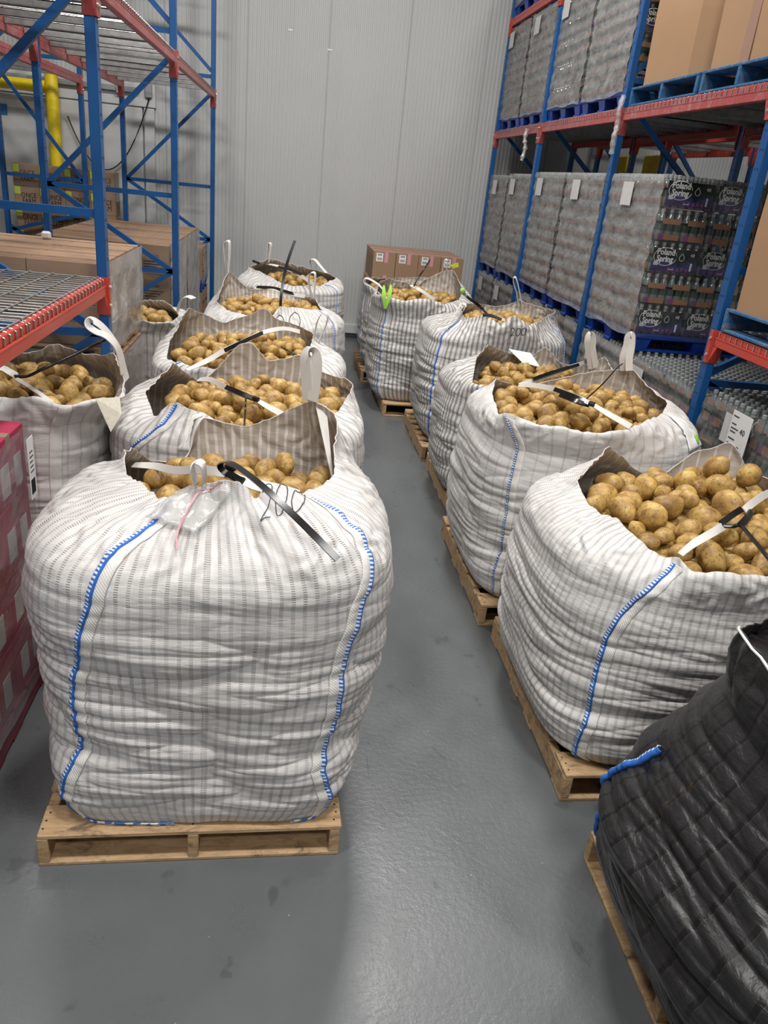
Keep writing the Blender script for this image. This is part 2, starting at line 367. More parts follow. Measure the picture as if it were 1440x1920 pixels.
def link(name, me, parent=None, loc=None, rotz=None):
    o = bpy.data.objects.new(name, me); COL.objects.link(o)
    if parent is not None: o.parent = parent
    if loc is not None: o.location = loc
    if rotz is not None: o.rotation_euler = (0, 0, rotz)
    return o
def tag(o, label, cat, group=None, kind=None):
    o['label'] = label; o['category'] = cat
    if group: o['group'] = group
    if kind: o['kind'] = kind
    return o
def thing(name, label, cat, loc=(0, 0, 0), rotz=0.0, group=None):
    o = bpy.data.objects.new(name, None); COL.objects.link(o); o.location = loc; o.rotation_euler = (0, 0, rotz)
    o.empty_display_size = 0.1
    return tag(o, label, cat, group)
def struct(o): o['kind'] = 'structure'; return o
def kids(o): return list(o.children)
def copy_tree(o, loc, rotz=None, label=None, group=None):
    r = o.copy(); COL.objects.link(r); r.location = loc
    if rotz is not None: r.rotation_euler = (0, 0, rotz)
    if label: r['label'] = label
    if group: r['group'] = group
    for ch in KIDS.get(o.name, []):
        c = ch.copy(); COL.objects.link(c); c.parent = r
        for g in KIDS.get(ch.name, []):
            d = g.copy(); COL.objects.link(d); d.parent = c
    return r
KIDS = {}
def remember(o):
    KIDS[o.name] = list(o.children)
    for c in o.children:
        if c.children: KIDS[c.name] = list(c.children)
    return o
FONT_CACHE = {}
def text_mesh(txt, size, mat, depth=0.0006, cx=True, bold=0.0, sx=1.0):
    """mesh of lettering lying in the XZ plane, facing -y"""
    key = (txt, size, mat, bold, sx)
    if key in FONT_CACHE: return FONT_CACHE[key]
    cu = bpy.data.curves.new('lettering', 'FONT'); cu.body = txt; cu.size = size; cu.extrude = depth; cu.offset = bold
    if cx: cu.align_x = 'CENTER'
    cu.align_y = 'CENTER'; cu.space_line = 0.8; cu.resolution_u = 2
    o = bpy.data.objects.new('tmp_lettering', cu); COL.objects.link(o)
    dg = bpy.context.evaluated_depsgraph_get(); dg.update()
    me = bpy.data.meshes.new_from_object(o.evaluated_get(dg)); bpy.data.objects.remove(o)
    me.transform(Matrix.Rotation(math.pi / 2, 4, 'X')); me.transform(Matrix.Diagonal((sx, 1, 1, 1)))
    me.materials.clear(); me.materials.append(M[mat]); FONT_CACHE[key] = me
    return me
def mb_from_mesh(mb, me, off, rot=0.0, mi=0):
    c, sn = math.cos(rot), math.sin(rot)
    vs = [(c * v.co.x - sn * v.co.y + off[0], sn * v.co.x + c * v.co.y + off[1], v.co.z + off[2]) for v in me.vertices]
    mb.add(vs, [tuple(p.vertices) for p in me.polygons], mi)

# ------------------------------------------------------------------ the room
WY = 11.3
struct(MB().box(-8, 8.5, -5, WY + 0.3, -0.2, 0).build('floor', 'floor'))
def ribbed(x0, x1, z0, z1, y, pitch=0.0508, depth=0.004, panel=1.02, start=-0.64):
    """insulated wall panels: shallow vertical ribs, a joint groove between panels"""
    xs = []; x = x0
    import bisect
    pts = []
    n = int((x1 - x0) / pitch)
    for i in range(n + 1):
        a = x0 + i * pitch
        pts += [(a, 0), (a + pitch * 0.36, 0), (a + pitch * 0.5, depth), (a + pitch * 0.86, depth)]
    js = []
    k = math.floor((x0 - start) / panel)
    while start + k * panel < x1:
        js.append(start + k * panel); k += 1
    pts = [p for p in pts if all(abs(p[0] - j) > 0.008 for j in js) and p[0] <= x1]
    for j in js: pts += [(j - 0.007, 0), (j - 0.003, 0.012), (j + 0.003, 0.012), (j + 0.007, 0)]
    pts = sorted(pts)
    mb = MB(); vs = []; fs = []
    for (px, d) in pts: vs += [(px, y + d, z0), (px, y + d, z1)]
    for i in range(len(pts) - 1): fs.append((2 * i, 2 * i + 2, 2 * i + 3, 2 * i + 1))
    nb = len(vs); vs += [(pts[0][0], y + 0.15, z0), (pts[0][0], y + 0.15, z1), (pts[-1][0], y + 0.15, z0), (pts[-1][0], y + 0.15, z1)]
    e = 2 * (len(pts) - 1)
    fs += [(nb, nb + 2, nb + 3, nb + 1)[::-1], (0, 1, nb + 1, nb), (e, nb + 2, nb + 3, e + 1)]
    return mb.add(vs, fs)
struct(ribbed(-8, 8.5, 0.0, 7.0, WY).build('wall_back', 'wall'))
struct(MB().box(-8.15, -8, -5, WY + 0.3, 0, 7).build('wall_left', 'wall'))
struct(MB().box(8.5, 8.65, -5, WY + 0.3, 0, 7).build('wall_right', 'wall'))
struct(MB().box(-8.15, 8.65, -5.15, -5, 0, 7).build('wall_front', 'wall'))
struct(MB().box(-8.15, 8.65, -5.15, WY + 0.3, 7.0, 7.15).build('ceiling', 'ceiling'))
b = MB(); b.k = 0; b.box(-1.7, 8.5, WY - 0.06, WY, 0.07, 0.20, 0.006); b.k = 1; b.box(-1.7, 8.5, WY - 0.045, WY, 0, 0.07)
struct(b.build('baseboard_back', ['trim', 'dark_joint']))
# sliding cold room door on the back wall, left, with its frame, rail and junction box
b = MB(); b.box(-4.9, -1.95, WY - 0.05, WY, 0, 2.72, 0.01)
d1 = struct(b.build('door_1', 'trim'))
b = MB(); b.box(-5.1, -1.78, WY - 0.07, WY, 2.72, 2.98, 0.008); b.box(-1.93, -1.80, WY - 0.06, WY, 0.07, 2.715, 0.008)
struct(b.build('trim_1', 'trim'))
tt = thing('door_rail', 'grey sliding-door rail across the back wall above the door frame', 'rail', (-3.4, WY - 0.09, 2.9))
b = MB(); b.box(-1.7, 1.42, -0.02, 0.018, -0.03, 0.03, 0.004); b.box(-1.7, 1.42, -0.035, -0.02, -0.028, -0.018)
b.build('rail_track', 'grey_metal', tt)
for xx in (0.1, 1.15):
    c = MB().box(xx, xx + 0.09, -0.045, -0.02, -0.055, 0.02, 0.004).build('roller_bracket', 'zinc', tt)
tt = thing('junction_box', 'small grey electrical box on the back wall right of the sliding-door rail', 'electrical box', (-1.86, WY - 0.02, 2.83))
MB().box(-0.045, 0.045, -0.09, -0.055, 0, 0.16, 0.008).build('box_body', 'grey_metal', tt)
MB().box(-0.014, 0.014, -0.085, -0.06, 0.16, 0.27).build('conduit', 'grey_metal', tt)
MB().lathe([(0.014, -0.03), (0.014, 0.0)], 8, (0, -0.072, 0)).build('cable_gland', 'black', tt)
cab = [(-1.86, WY - 0.09, 2.80)]
for i in range(1, 25):
    s_ = i / 24; cab.append((-1.86 - 1.0 * s_ - 0.05 * math.sin(s_ * 3.14), WY - 0.1, 2.8 - 4 * 0.72 * s_ * (1 - s_) * (1 + 0.25 * (0.5 - s_)) - 0.28 * s_))
tag(MB().tube(cab, 0.008, 6).build('hanging_cable', 'black', smooth=60), 'black cable sagging from the grey box across the back wall', 'cable')
tt = thing('pipe_guard', 'yellow steel pipe guard post standing before the door frame', 'guard post', (-2.98, 11.02, 0))
MB().lathe([(0.075, 0), (0.075, 2.98), (0.06, 3.03), (0.0, 3.05)], 20).build('post', 'yellow', tt, 40)
MB().tube([(-0.07, 0, 2.81), (-2.6, 0, 2.81)], 0.068, 16).build('cross_rail', 'yellow', tt, 40)
MB().lathe([(0.13, 0), (0.13, 0.012)], 4).build('base_plate', 'yellow', tt)
tag(MB().box(-3.87, -3.60, WY - 0.062, WY - 0.05, 2.46, 2.58).build('floor_tape_strip', 'blue_tape'), 'short blue sticker strip on the pale door at the far left', 'sticker')
for (x, z) in ((-0.12, 3.78), (0.39, 3.62)):
    tag(MB().box(x - 0.03, x + 0.03, WY - 0.003, WY, z - 0.008, z + 0.012, 0.002).build('wall_patch', 'white'),
        'small white patch high on the ribbed back wall, ' + ('the left and higher one' if x < 0 else 'the right one beside a panel joint'), 'wall patch', 'white patches on the back wall')
for i, (lx, ly, sx, sy, pw) in enumerate(LAMPS):
    tt = thing('ceiling_lamp', 'rectangular high-bay lamp under the ceiling', 'ceiling lamp', (lx, ly, 6.87), 0, 'high-bay ceiling lamps')
    MB().box(-sx / 2, sx / 2, -sy / 2, sy / 2, 0.02, 0.09, 0.01).build('lamp_housing', 'grey_metal', tt)
    MB().box(-sx / 2 + 0.03, sx / 2 - 0.03, -sy / 2 + 0.03, sy / 2 - 0.03, 0.005, 0.02).build('diffuser', 'emit_lamp', tt)
    MB().box(-0.02, 0.02, -0.02, 0.02, 0.09, 0.13).build('mount', 'grey_metal', tt)

# ------------------------------------------------------------------ pallet racks
# each upright frame (two posts with welded braces), each beam and each wire deck is a thing of its own
def post_mesh(h):
    """upright channel with slots punched in pairs down its two aisle-facing sides"""
    b = MB(); b.box(-0.026, 0.026, -0.037, 0.037, 0, h, 0.004, 0); z = 0.15
    while z < h - 0.05:
        for sy in (-0.013, 0.013):
            for sx in (-1, 1): b.box(sx * 0.0255 - 0.001, sx * 0.0255 + 0.001, sy - 0.004, sy + 0.004, z - 0.007, z + 0.007, 0, 1)
        z += 0.1
    return b.mesh('post', ['rack_blue', 'hole'])
POST = {}
def rack_frame(x_front, x_back, y, h, label, group, brace_front):
    """x_front is the aisle-side post; brace_front lists (z at aisle post, z at back post)"""
    t = thing('rack_frame', label, 'rack frame', (x_front, y, 0), 0, group)
    dx = x_back - x_front
    for px in (0, dx):
        if h not in POST: POST[h] = post_mesh(h)
        link('post', POST[h], t, (px, 0, 0))
        MB().box(px - 0.06, px + 0.06, -0.07, 0.07, 0, 0.008).build('foot_plate', 'rack_blue', t)
    sg = 1 if dx > 0 else -1
    for (za, zb) in brace_front:
        MB().beam((sg * 0.024, 0.0, za), (dx - sg * 0.024, 0.0, zb), 0.034, 0.040).build('brace', 'rack_blue', t)
    return t
def rack_beam(x, y0, y1, ztop, label, group, mat='rack_red', hgt=0.095, side=1, inner=1):
    """side = -1: aisle face looks toward -x"""
    t = thing('rack_beam', label, 'rack beam', (x, y0, ztop), 0, group)
    L = y1 - y0
    b = MB(); b.box(-0.022, 0.022, 0.04, L - 0.04, -hgt, -0.04, 0.004); b.box(-0.022 + (0.012 if side < 0 else 0.0), 0.022 - (0.0 if side < 0 else 0.012), 0.04, L - 0.04, -0.04, 0, 0.003)
    b.box(side * 0.022 - 0.002, side * 0.022 + 0.002, 0.045, L - 0.045, -0.046, -0.040)
    b.build('beam_body', mat, t)
    for ye in (0.037, L - 0.041):
        c = MB(); c.box(-0.034, 0.034, ye - 0.002, ye + 0.006, -0.20, 0.0, 0.001)
        c.box(side * 0.027, side * 0.034, ye - 0.04 if ye < 1 else ye, ye if ye < 1 else ye + 0.045, -0.20, 0.0, 0.001) if side > 0 else c.box(-0.034, -0.027, ye - 0.045 if ye < 1 else ye, ye + 0.002 if ye < 1 else ye + 0.045, -0.20, 0.0, 0.001)
        yy = ye + (0.006 if ye < 1 else -0.002); sgn = 1 if ye < 1 else -1
        c.add([(-0.022, yy, -hgt), (0.022, yy, -hgt), (0.03, yy, -0.20), (-0.03, yy, -0.20), (-0.022, yy + sgn * 0.05, -hgt), (0.022, yy + sgn * 0.05, -hgt)],
              [(0, 1, 2, 3), (4, 5, 1, 0), (3, 2, 5, 4), (0, 3, 4), (1, 5, 2)])
        cc = c.build('connector', mat, t)
        for zz in (-0.05, -0.15):
            MB().tube([(side * 0.030, ye + (-0.018 if ye < 1 else 0.022), zz), (side * 0.042, ye + (-0.018 if ye < 1 else 0.022), zz)], 0.009, 8).build('bolt', 'bolt', cc)
    return t
def wire_deck(x0, x1, y0, y1, z, label, group, front):
    """welded wire grid with hooked-over front edge and three channel supports"""
    t = thing('wire_deck', label, 'wire deck', (x0, y0, z), 0, group); W = x1 - x0; L = y1 - y0
    g = MB(); r = 0.0035
    n = int(L / 0.062)
    for i in range(n + 1):
        y = 0.01 + (L - 0.02) * i / n
        if front == 'max': pts = [(-0.01, y, -0.045), (-0.01, y, 0.006), (W + 0.012, y, 0.006), (W + 0.028, y, -0.004), (W + 0.028, y, -0.045)]
        else: pts = [(W + 0.01, y, -0.045), (W + 0.01, y, 0.006), (-0.012, y, 0.006), (-0.028, y, -0.004), (-0.028, y, -0.045)]
        g.tube(pts, r, 4, cap=False)
    m = int(W / 0.11)
    for i in range(m + 1):
        x = W * i / m; g.tube([(x, 0, 0.012), (x, L, 0.012)], r, 4, cap=False)
    g.tube([((W + 0.030) if front == 'max' else -0.030, 0, -0.045), ((W + 0.030) if front == 'max' else -0.030, L, -0.045)], r, 4)
    g.build('wire_grid', 'zinc', t)
    for i in range(3):
        y = L * (0.18 + 0.32 * i)
        c = MB(); c.box(0.0, W, y - 0.03, y - 0.026, -0.04, 0.001); c.box(0, W, y + 0.026, y + 0.03, -0.04, 0.001); c.box(0, W, y - 0.03, y + 0.03, -0.004, 0.001)
        c.build('support_channel', 'zinc', t)
    return t
BR = [(0.12, 0.12), (1.25, 0.55), (1.25, 1.25), (1.25, 1.88), (1.88, 1.88), (2.92, 1.88), (3.10, 3.10), (3.16, 4.1), (4.1, 4.1)]
XL, XLb = -1.0, -2.07
names = {1.75: 'off the left edge of the view', 4.45: 'nearest blue upright behind the left-hand bag', 7.25: 'middle blue upright of the left rack', 10.6: 'last blue upright of the left rack by the wall'}
for y in (1.75, 4.45, 7.25, 10.6):
    rack_frame(XL, XLb, y, 4.6, 'blue upright frame with diagonal braces, ' + names[y], 'left rack upright frames', BR)
BRB = [(0.12, 0.12), (0.6, 1.2), (1.42, 1.42), (1.42, 1.15), (1.80, 1.80), (1.80, 2.95), (3.1, 3.1), (4.1, 3.2), (4.1, 4.1)]
for y in (7.25, 10.6):
    rack_frame(-2.54, -3.5, y, 4.6, 'blue braced upright frame of the rear left rack row, ' + ('the nearer one' if y < 8 else 'the one by the wall'), 'rear left rack frames', BRB)
def ln(y): return 'nearest bay' if y < 4 else ('middle bay' if y < 7 else 'far bay')
for (y0, y1) in ((1.75, 4.45), (4.45, 7.25), (7.25, 10.6)):
    for (x, sd) in ((XL + 0.002, 1), (XLb, -1)):
        rack_beam(x, y0, y1, 2.97, 'worn red %s beam of the left rack upper deck, %s' % ('aisle-side' if sd > 0 else 'rear', ln(y0)), 'left rack upper beams', 'rack_red_worn', side=sd)
    k = 2 if y0 < 7 else 2
    for j in range(2):
        a = y0 + 0.06 + j * (y1 - y0 - 0.12) / 2
        wire_deck(XLb + 0.03, XL - 0.012, a, a + (y1 - y0 - 0.12) / 2 - 0.01, 2.965, 'zinc wire deck overhead on the left rack, %s, %s half' % (ln(y0), 'near' if j == 0 else 'far'), 'left rack overhead decks', 'max')
for (x, sd) in ((XL + 0.002, 1), (XLb, -1)):
    rack_beam(x, 1.75, 4.45, 1.56, 'bright red low shelf %s of the left rack, at chest height' % ('front beam' if sd > 0 else 'rear beam'), 'left rack low beams', 'rack_red' , side=sd)
for j in range(2):
    a = 1.81 + j * 1.29
    wire_deck(XLb + 0.03, XL - 0.012, a, a + 1.28, 1.555, 'zinc wire deck on the low red shelf at left, %s half' % ('near' if j == 0 else 'far'), 'left rack low decks', 'max')
rack_beam(-2.54, 7.25, 10.6, 2.95, 'dull red front beam of the rear left rack row', 'rear left rack beams', 'rack_red_worn', side=1)
rack_beam(-3.5, 7.25, 10.6, 2.95, 'dull red back beam of the rear left rack row', 'rear left rack beams', 'rack_red_worn', side=-1)
for j in range(2):
    a = 7.31 + j * 1.62
    wire_deck(-3.47, -2.56, a, a + 1.61, 2.945, 'zinc wire deck of the rear left rack row, %s half' % ('near' if j == 0 else 'far'), 'rear left rack decks', 'max')

XR, XRb = 2.62, 3.69
RY = (2.26, 4.47, 6.68, 8.89, 10.92)
nm = {2.26: 'outside the right edge of the view', 4.47: 'nearest blue post on the right with punched slots', 6.68: 'second blue post of the right rack', 8.89: 'third blue post of the right rack', 10.92: 'last blue post of the right rack by the wall'}
BRR = [(0.12, 0.12), (0.55, 1.30), (1.30, 1.30), (1.30, 0.75), (1.36, 2.05), (2.05, 2.05), (2.95, 2.1), (3.1, 3.1), (3.16, 4.0), (4.1, 4.1)]
BRA = [(0.12, 0.12), (1.22, 0.70), (1.22, 1.22), (1.28, 1.9), (1.9, 1.9), (2.85, 1.95), (3.1, 3.1), (3.16, 4.0), (4.1, 4.1)]
for y in RY:
    rack_frame(XR, XRb, y, 5.2, 'blue upright frame, ' + nm[y], 'right rack upright frames', BRA if y < 5 else BRR)
def rn(y): return {2.26: 'nearest bay', 4.47: 'second bay', 6.68: 'third bay', 8.89: 'last bay'}[y]
for y0, y1 in zip(RY[:-1], RY[1:]):
    for (x, sd) in ((XR - 0.002, -1), (XRb, 1)):
        rack_beam(x, y0, y1, 2.90, 'red %s beam under the upper pallets of the right rack, %s' % ('front' if sd < 0 else 'rear', rn(y0)), 'right rack upper beams', 'rack_red_worn' if sd < 0 or y0 < 5 else 'rack_red', side=sd)
        rack_beam(x, y0, y1, 4.16, 'red %s beam of the topmost right rack level, %s' % ('front' if sd < 0 else 'rear', rn(y0)), 'right rack topmost beams', 'rack_red', side=sd)
    for j in range(2):
        a = y0 + 0.06 + j * (y1 - y0 - 0.12) / 2
        wire_deck(XR + 0.012, XRb - 0.03, a, a + (y1 - y0 - 0.12) / 2 - 0.01, 2.895, 'wire deck under the upper pallets of the right rack, %s, %s half' % (rn(y0), 'near' if j == 0 else 'far'), 'right rack decks', 'min')
for (x, sd) in ((XR - 0.002, -1), (XRb, 1)):
    rack_beam(x, 2.26, 4.47, 1.55, 'bright red low %s beam under the big carton at the right edge' % ('front' if sd < 0 else 'rear'), 'right rack low beams', 'rack_red', side=sd)
wire_deck(XR + 0.012, XRb - 0.03, 2.32, 4.41, 1.545, 'wire deck under the big carton pallet at the right edge', 'right rack decks', 'min')
# rack row behind the right one
for y in (6.68, 8.89, 10.92):
    rack_frame(4.05, 5.1, y, 4.8, 'dark blue upright frame of the rack row behind the right rack, %s' % ({6.68: 'nearest', 8.89: 'middle', 10.92: 'farthest'}[y]), 'hindmost rack frames', BR)
for y0, y1 in ((6.68, 8.89), (8.89, 10.92)):
    for x, sd in ((4.05, -1), (5.1, 1)):
        sd < 0 and wire_deck(4.08, 5.07, y0 + 0.06, y1 - 0.06, 2.915, 'wire deck added to darken the rack row behind the right rack, %s bay' % ('nearer' if y0 < 8 else 'farther'), 'added hindmost rack decks', 'min')  # decks added to block light and darken the space behind the rack
        rack_beam(x, y0, y1, 2.92, 'dark red beam of the rack row behind the right rack, %s bay, %s' % ('nearer' if y0 < 8 else 'farther', 'front' if sd < 0 else 'rear'), 'hindmost rack beams', 'rack_red', side=sd)
        
# ------------------------------------------------------------------ pallets
def pallet(x0, y0, wx, wy, mat, label, group, z=0.0, strings='y', h=0.135, nboards=7):
    """block of two deck layers on three stringers; strings = axis along which the stringers run. origin at centre"""
    t = thing('pallet', label, 'pallet', (x0 + wx / 2, y0 + wy / 2, z), 0, group)
    rnd = random.Random(int((x0 * 37 + y0 * 91) * 10))
    a, l = (wx, wy) if strings == 'y' else (wy, wx)       # a: across the stringers, l: along
    def put(mb, u0, u1, v0, v1, z0, z1):
        if strings == 'y': mb.box(u0 - a / 2, u1 - a / 2, v0 - l / 2, v1 - l / 2, z0, z1, 0.003)
        else: mb.box(v0 - l / 2, v1 - l / 2, u0 - a / 2, u1 - a / 2, z0, z1, 0.003)
        return mb
    for i in range(3):
        u = (a - 0.036) * i / 2
        put(MB(), u, u + 0.036, 0, l, 0.016, h - 0.018).build('stringer', mat, t)
    v = 0.0; ws = [0.135] + [0.088] * (nboards - 2) + [0.135]; gap = (l - sum(ws)) / (nboards - 1)
    for w_ in ws:
        j = rnd.uniform(-0.004, 0.004)
        put(MB(), j, a + j, v, v + w_, h - 0.018, h).build('deck_board', mat, t); v += w_ + gap
    for v in (0.0, l * 0.36, l * 0.56, l - 0.12):
        put(MB(), 0, a, v, v + 0.12, 0.0, 0.016).build('bottom_board', mat, t)
    n = MB()
    for i in range(3):
        for v in (0.03, 0.065, 0.1, l - 0.03, l - 0.07, l - 0.1):
            u = (a - 0.036) * i / 2 + 0.012 + rnd.uniform(0, 0.014)
            if strings == 'y': n.lathe([(0.004, 0), (0.003, 0.001)], 6, (u - a / 2, v - l / 2, h))
            else: n.lathe([(0.004, 0), (0.003, 0.001)], 6, (v - l / 2, u - a / 2, h))
    n.build('nail_heads', 'hole', t)
    return t
def plastic_pallet(x0, y0, wx, wy, mat, label, group, z, h=0.14):
    """moulded nine-foot pallet with a fork opening on each side"""
    t = thing('plastic_pallet', label, 'pallet', (x0 + wx / 2, y0 + wy / 2, z), 0, group)
    MB().box(-wx / 2, wx / 2, -wy / 2, wy / 2, h - 0.045, h, 0.008).build('deck', mat, t)
    for ix in (-1, 0, 1):
        for iy in (-1, 0, 1):
            cx, cy = ix * (wx / 2 - 0.08), iy * (wy / 2 - 0.08)
            b = MB(); b.add([(cx + sx * r, cy + sy * r, zz) for zz, r in ((0.02, 0.062), (h - 0.045, 0.078)) for sx, sy in ((-1, -1), (1, -1), (1, 1), (-1, 1))],
                  [(3, 2, 1, 0), (4, 5, 6, 7), (0, 1, 5, 4), (1, 2, 6, 5), (2, 3, 7, 6), (3, 0, 4, 7)])
            b.build('foot_block', mat, t)
    for iy in (-1, 0, 1):
        MB().box(-wx / 2, wx / 2, iy * (wy / 2 - 0.08) - 0.06, iy * (wy / 2 - 0.08) + 0.06, 0, 0.02, 0.004).build('skid', mat, t)
    return t
PG = 'pine pallets under the potato bags'
pallet(-0.75, 1.945, 1.0, 1.17, 'pine', 'pine pallet under the nearest left-hand potato bag, its front edge fully in view', PG).rotation_euler = (0, 0, 0.028)
pallet(-0.72, 3.27, 1.0, 1.15, 'pine', 'pine pallet under the second bag of the left row', PG)
pallet(-0.72, 4.58, 1.0, 1.15, 'pine', 'pine pallet under the third bag of the left row', PG)
pallet(-0.62, 6.0, 1.0, 1.15, 'pine', 'pine pallet under the fourth bag of the left row', PG)
pallet(-0.45, 8.0, 1.0, 1.15, 'pine', 'pine pallet under the farthest bag of the left row, by the wall', PG)
pallet(-1.83, 3.3, 1.0, 1.1, 'pine', 'pine pallet under the bag below the low red shelf', PG)
pallet(-2.0, 5.86, 1.0, 1.15, 'pine', 'pine pallet under the bag half hidden by wrapped cartons', PG)
pallet(1.165, 0.75, 1.15, 1.18, 'pine', 'pine pallet under the black bag at the lower right', PG, strings='x')
pallet(1.165, 2.2, 1.15, 1.17, 'pine', 'pine pallet under the nearest white bag of the right row', PG)
pallet(1.12, 3.48, 1.15, 1.17, 'pine', 'pine pallet under the second white bag of the right row', PG)
pallet(1.22, 4.83, 1.1, 1.13, 'pine', 'pine pallet under the third white bag of the right row', PG)
pallet(1.2, 6.09, 1.1, 1.13, 'pine', 'pine pallet under the fourth white bag of the right row', PG)
pallet(1.0, 7.37, 1.0, 1.15, 'pine', 'pine pallet under the fifth white bag of the right row', PG)
pallet(0.88, 8.68, 1.0, 1.12, 'pine', 'pine pallet under the farthest white bag of the right row', PG)

# ------------------------------------------------------------------ bulk bags
def fbm(x, y, z, oct_=3):
    return mnoise.noise(Vector((x, y, z))) + (0.5 * mnoise.noise(Vector((x * 2.1 + 5, y * 2.1, z * 2.1))) if oct_ > 1 else 0) + (0.25 * mnoise.noise(Vector((x * 4.3, y * 4.3 + 9, z * 4.3))) if oct_ > 2 else 0)
class Bag:
    def __init__(s, c, hx, hy, z0, zs, rim, prof, nu=300, nb=130, nr=56, seed=0, wr=1.0, expo=3.4, smooth=2.5, lean=(0, 0), rimz=0.0, yk=0.3, nbot=5.5):
        """c: centre; hx, hy: half widths at the widest; prof: (t, scale) up the body; rim: (x, y, z, standing)"""
        cx, cy = c; s.c = c; s.z0 = z0; s.zs = zs; s.hx = hx; s.hy = hy
        phi = np.linspace(-math.pi, math.pi, nu, endpoint=False) + math.pi / 2
        s.phi0 = phi[0]
        # rim as a periodic polyline in phi
        R = sorted([(math.atan2((y - cy) / hy, (x - cx) / hx), x, y, z + rimz, st) for x, y, z, st in rim])
        ph = np.array([r[0] for r in R]); val = np.array([r[1:] for r in R])
        ph3 = np.concatenate([ph - 2 * math.pi, ph, ph + 2 * math.pi]); v3 = np.concatenate([val, val, val])
        pw = (phi + math.pi) % (2 * math.pi) - math.pi
        rimv = np.stack([np.interp(pw, ph3, v3[:, k]) for k in range(4)], 1)
        k = max(1, int(round(smooth / 360 * nu))); ker = np.exp(-0.5 * (np.arange(-3 * k, 3 * k + 1) / k) ** 2); ker /= ker.sum()
        rimv = np.stack([np.convolve(np.concatenate([rimv[-3 * k:, j], rimv[:, j], rimv[:3 * k, j]]), ker, 'valid') for j in range(4)], 1)
        wav = np.array([mnoise.noise(Vector((math.cos(p) * 6 + seed, math.sin(p) * 6, 3.3))) for p in phi])
        rimv[:, 2] += 0.012 * wav; s.rim = rimv
        P = np.zeros((nb + nr, nu, 3)); pt = np.array([p[0] for p in prof]); ps = np.array([p[1] for p in prof])
        def ring(t):
            n = nbot + (expo - nbot) * min(1, t / 0.35); sc = np.interp(t, pt, ps)
            r = 1 / (np.abs(np.cos(phi)) ** n + np.abs(np.sin(phi)) ** n) ** (1 / n)
            return np.stack([cx + hx * sc * r * np.cos(phi) + lean[0] * t, cy + hy * (sc + (1 - sc) * yk) * r * np.sin(phi) + lean[1] * t, np.full(nu, z0 + (zs - z0) * t)], 1)
        for i in range(nb): P[i] = ring(i / (nb - 1))
        P0 = P[nb - 1]; P3 = rimv[:, :3]; st = rimv[:, 3:4]
        D = P3 - P0; L = np.linalg.norm(D, axis=1, keepdims=True)
        inw = np.stack([cx - P0[:, 0], cy - P0[:, 1], np.zeros(nu)], 1); inw /= np.linalg.norm(inw, axis=1, keepdims=True)
        up = np.array([0, 0, 1.0])
        d = (1 - st) * (inw * 1.0 + up * 0.05) + st * (up + inw * 0.25); d /= np.linalg.norm(d, axis=1, keepdims=True)
        A = P0 + up * L * 0.38 - inw * L * 0.05; B = P3 - d * L * 0.35
        for j in range(1, nr + 1):
            t = j / nr; P[nb - 1 + j if nb - 1 + j < nb + nr else -1] = (1 - t) ** 3 * P0 + 3 * (1 - t) ** 2 * t * A + 3 * (1 - t) * t * t * B + t ** 3 * P3
        s.nu, s.nv, s.nb = nu, nb + nr, nb
        N = s.normals(P)
        # folds: sharp valleys running round the body, fading to radial pleats at the top
        disp = np.zeros((s.nv, nu)); sd = seed * 7.31
        for i in range(s.nv):
            tb = min(1, i / (nb - 1)); tr = max(0, (i - nb) / nr)
            for j in range(nu):
                x, y, z = P[i, j]
                wz = z + 0.09 * mnoise.noise(Vector((x * 1.3 + sd, y * 1.3, z * 1.2)))
                a = mnoise.noise(Vector((x * 1.6 + sd, y * 1.6, wz * 8.0)))
                b2 = mnoise.noise(Vector((x * 1.9, y * 1.9 + sd, wz * 19)))
                e2 = mnoise.noise(Vector((x * 3.0 + 3, y * 3.0 + sd, wz * 34 + x * 3)))
                c2 = mnoise.noise(Vector((x * 11, y * 11, z * 13 + sd)))
                big = mnoise.noise(Vector((x * 2.2 + 11, y * 2.2 + sd, z * 2.4)))
                env = 0.30 + 0.9 * math.sin(math.pi * min(1, tb * 1.08)) ** 0.8
                f = ((abs(a) ** 0.55 - 0.45) * 0.030 + (abs(b2) ** 0.65 - 0.35) * 0.017 + (abs(e2) ** 0.7 - 0.3) * 0.0065) * env
                top = 0.008 * math.sin(math.atan2(y - cy, x - cx) * 30 + 6 * c2) * min(1, 2 * tr)
                disp[i, j] = wr * (f * (1 - 0.8 * min(1, 2.2 * tr)) * min(1, 0.15 + i / 16) + 0.0035 * c2 + 0.010 * big * (1 - tr) + top * (1 - tr * 0.6))
        P = P + N * disp[:, :, None]
        P[:, :, 2] = np.maximum(P[:, :, 2], z0 + 0.002)
        s.P = P; s.N = s.normals(P)
        mid = P[nb // 2]; seg = np.linalg.norm(np.roll(mid, -1, 0) - mid, axis=1); s.U = np.concatenate([[0], np.cumsum(seg)])
        col = np.linalg.norm(np.diff(P, axis=0), axis=2).mean(1); s.V = np.concatenate([[0], np.cumsum(col)])
    def normals(s, P):
        du = np.roll(P, -1, 1) - np.roll(P, 1, 1); dv = np.gradient(P, axis=0)
        n = np.cross(du, dv); return n / (np.linalg.norm(n, axis=2, keepdims=True) + 1e-9)
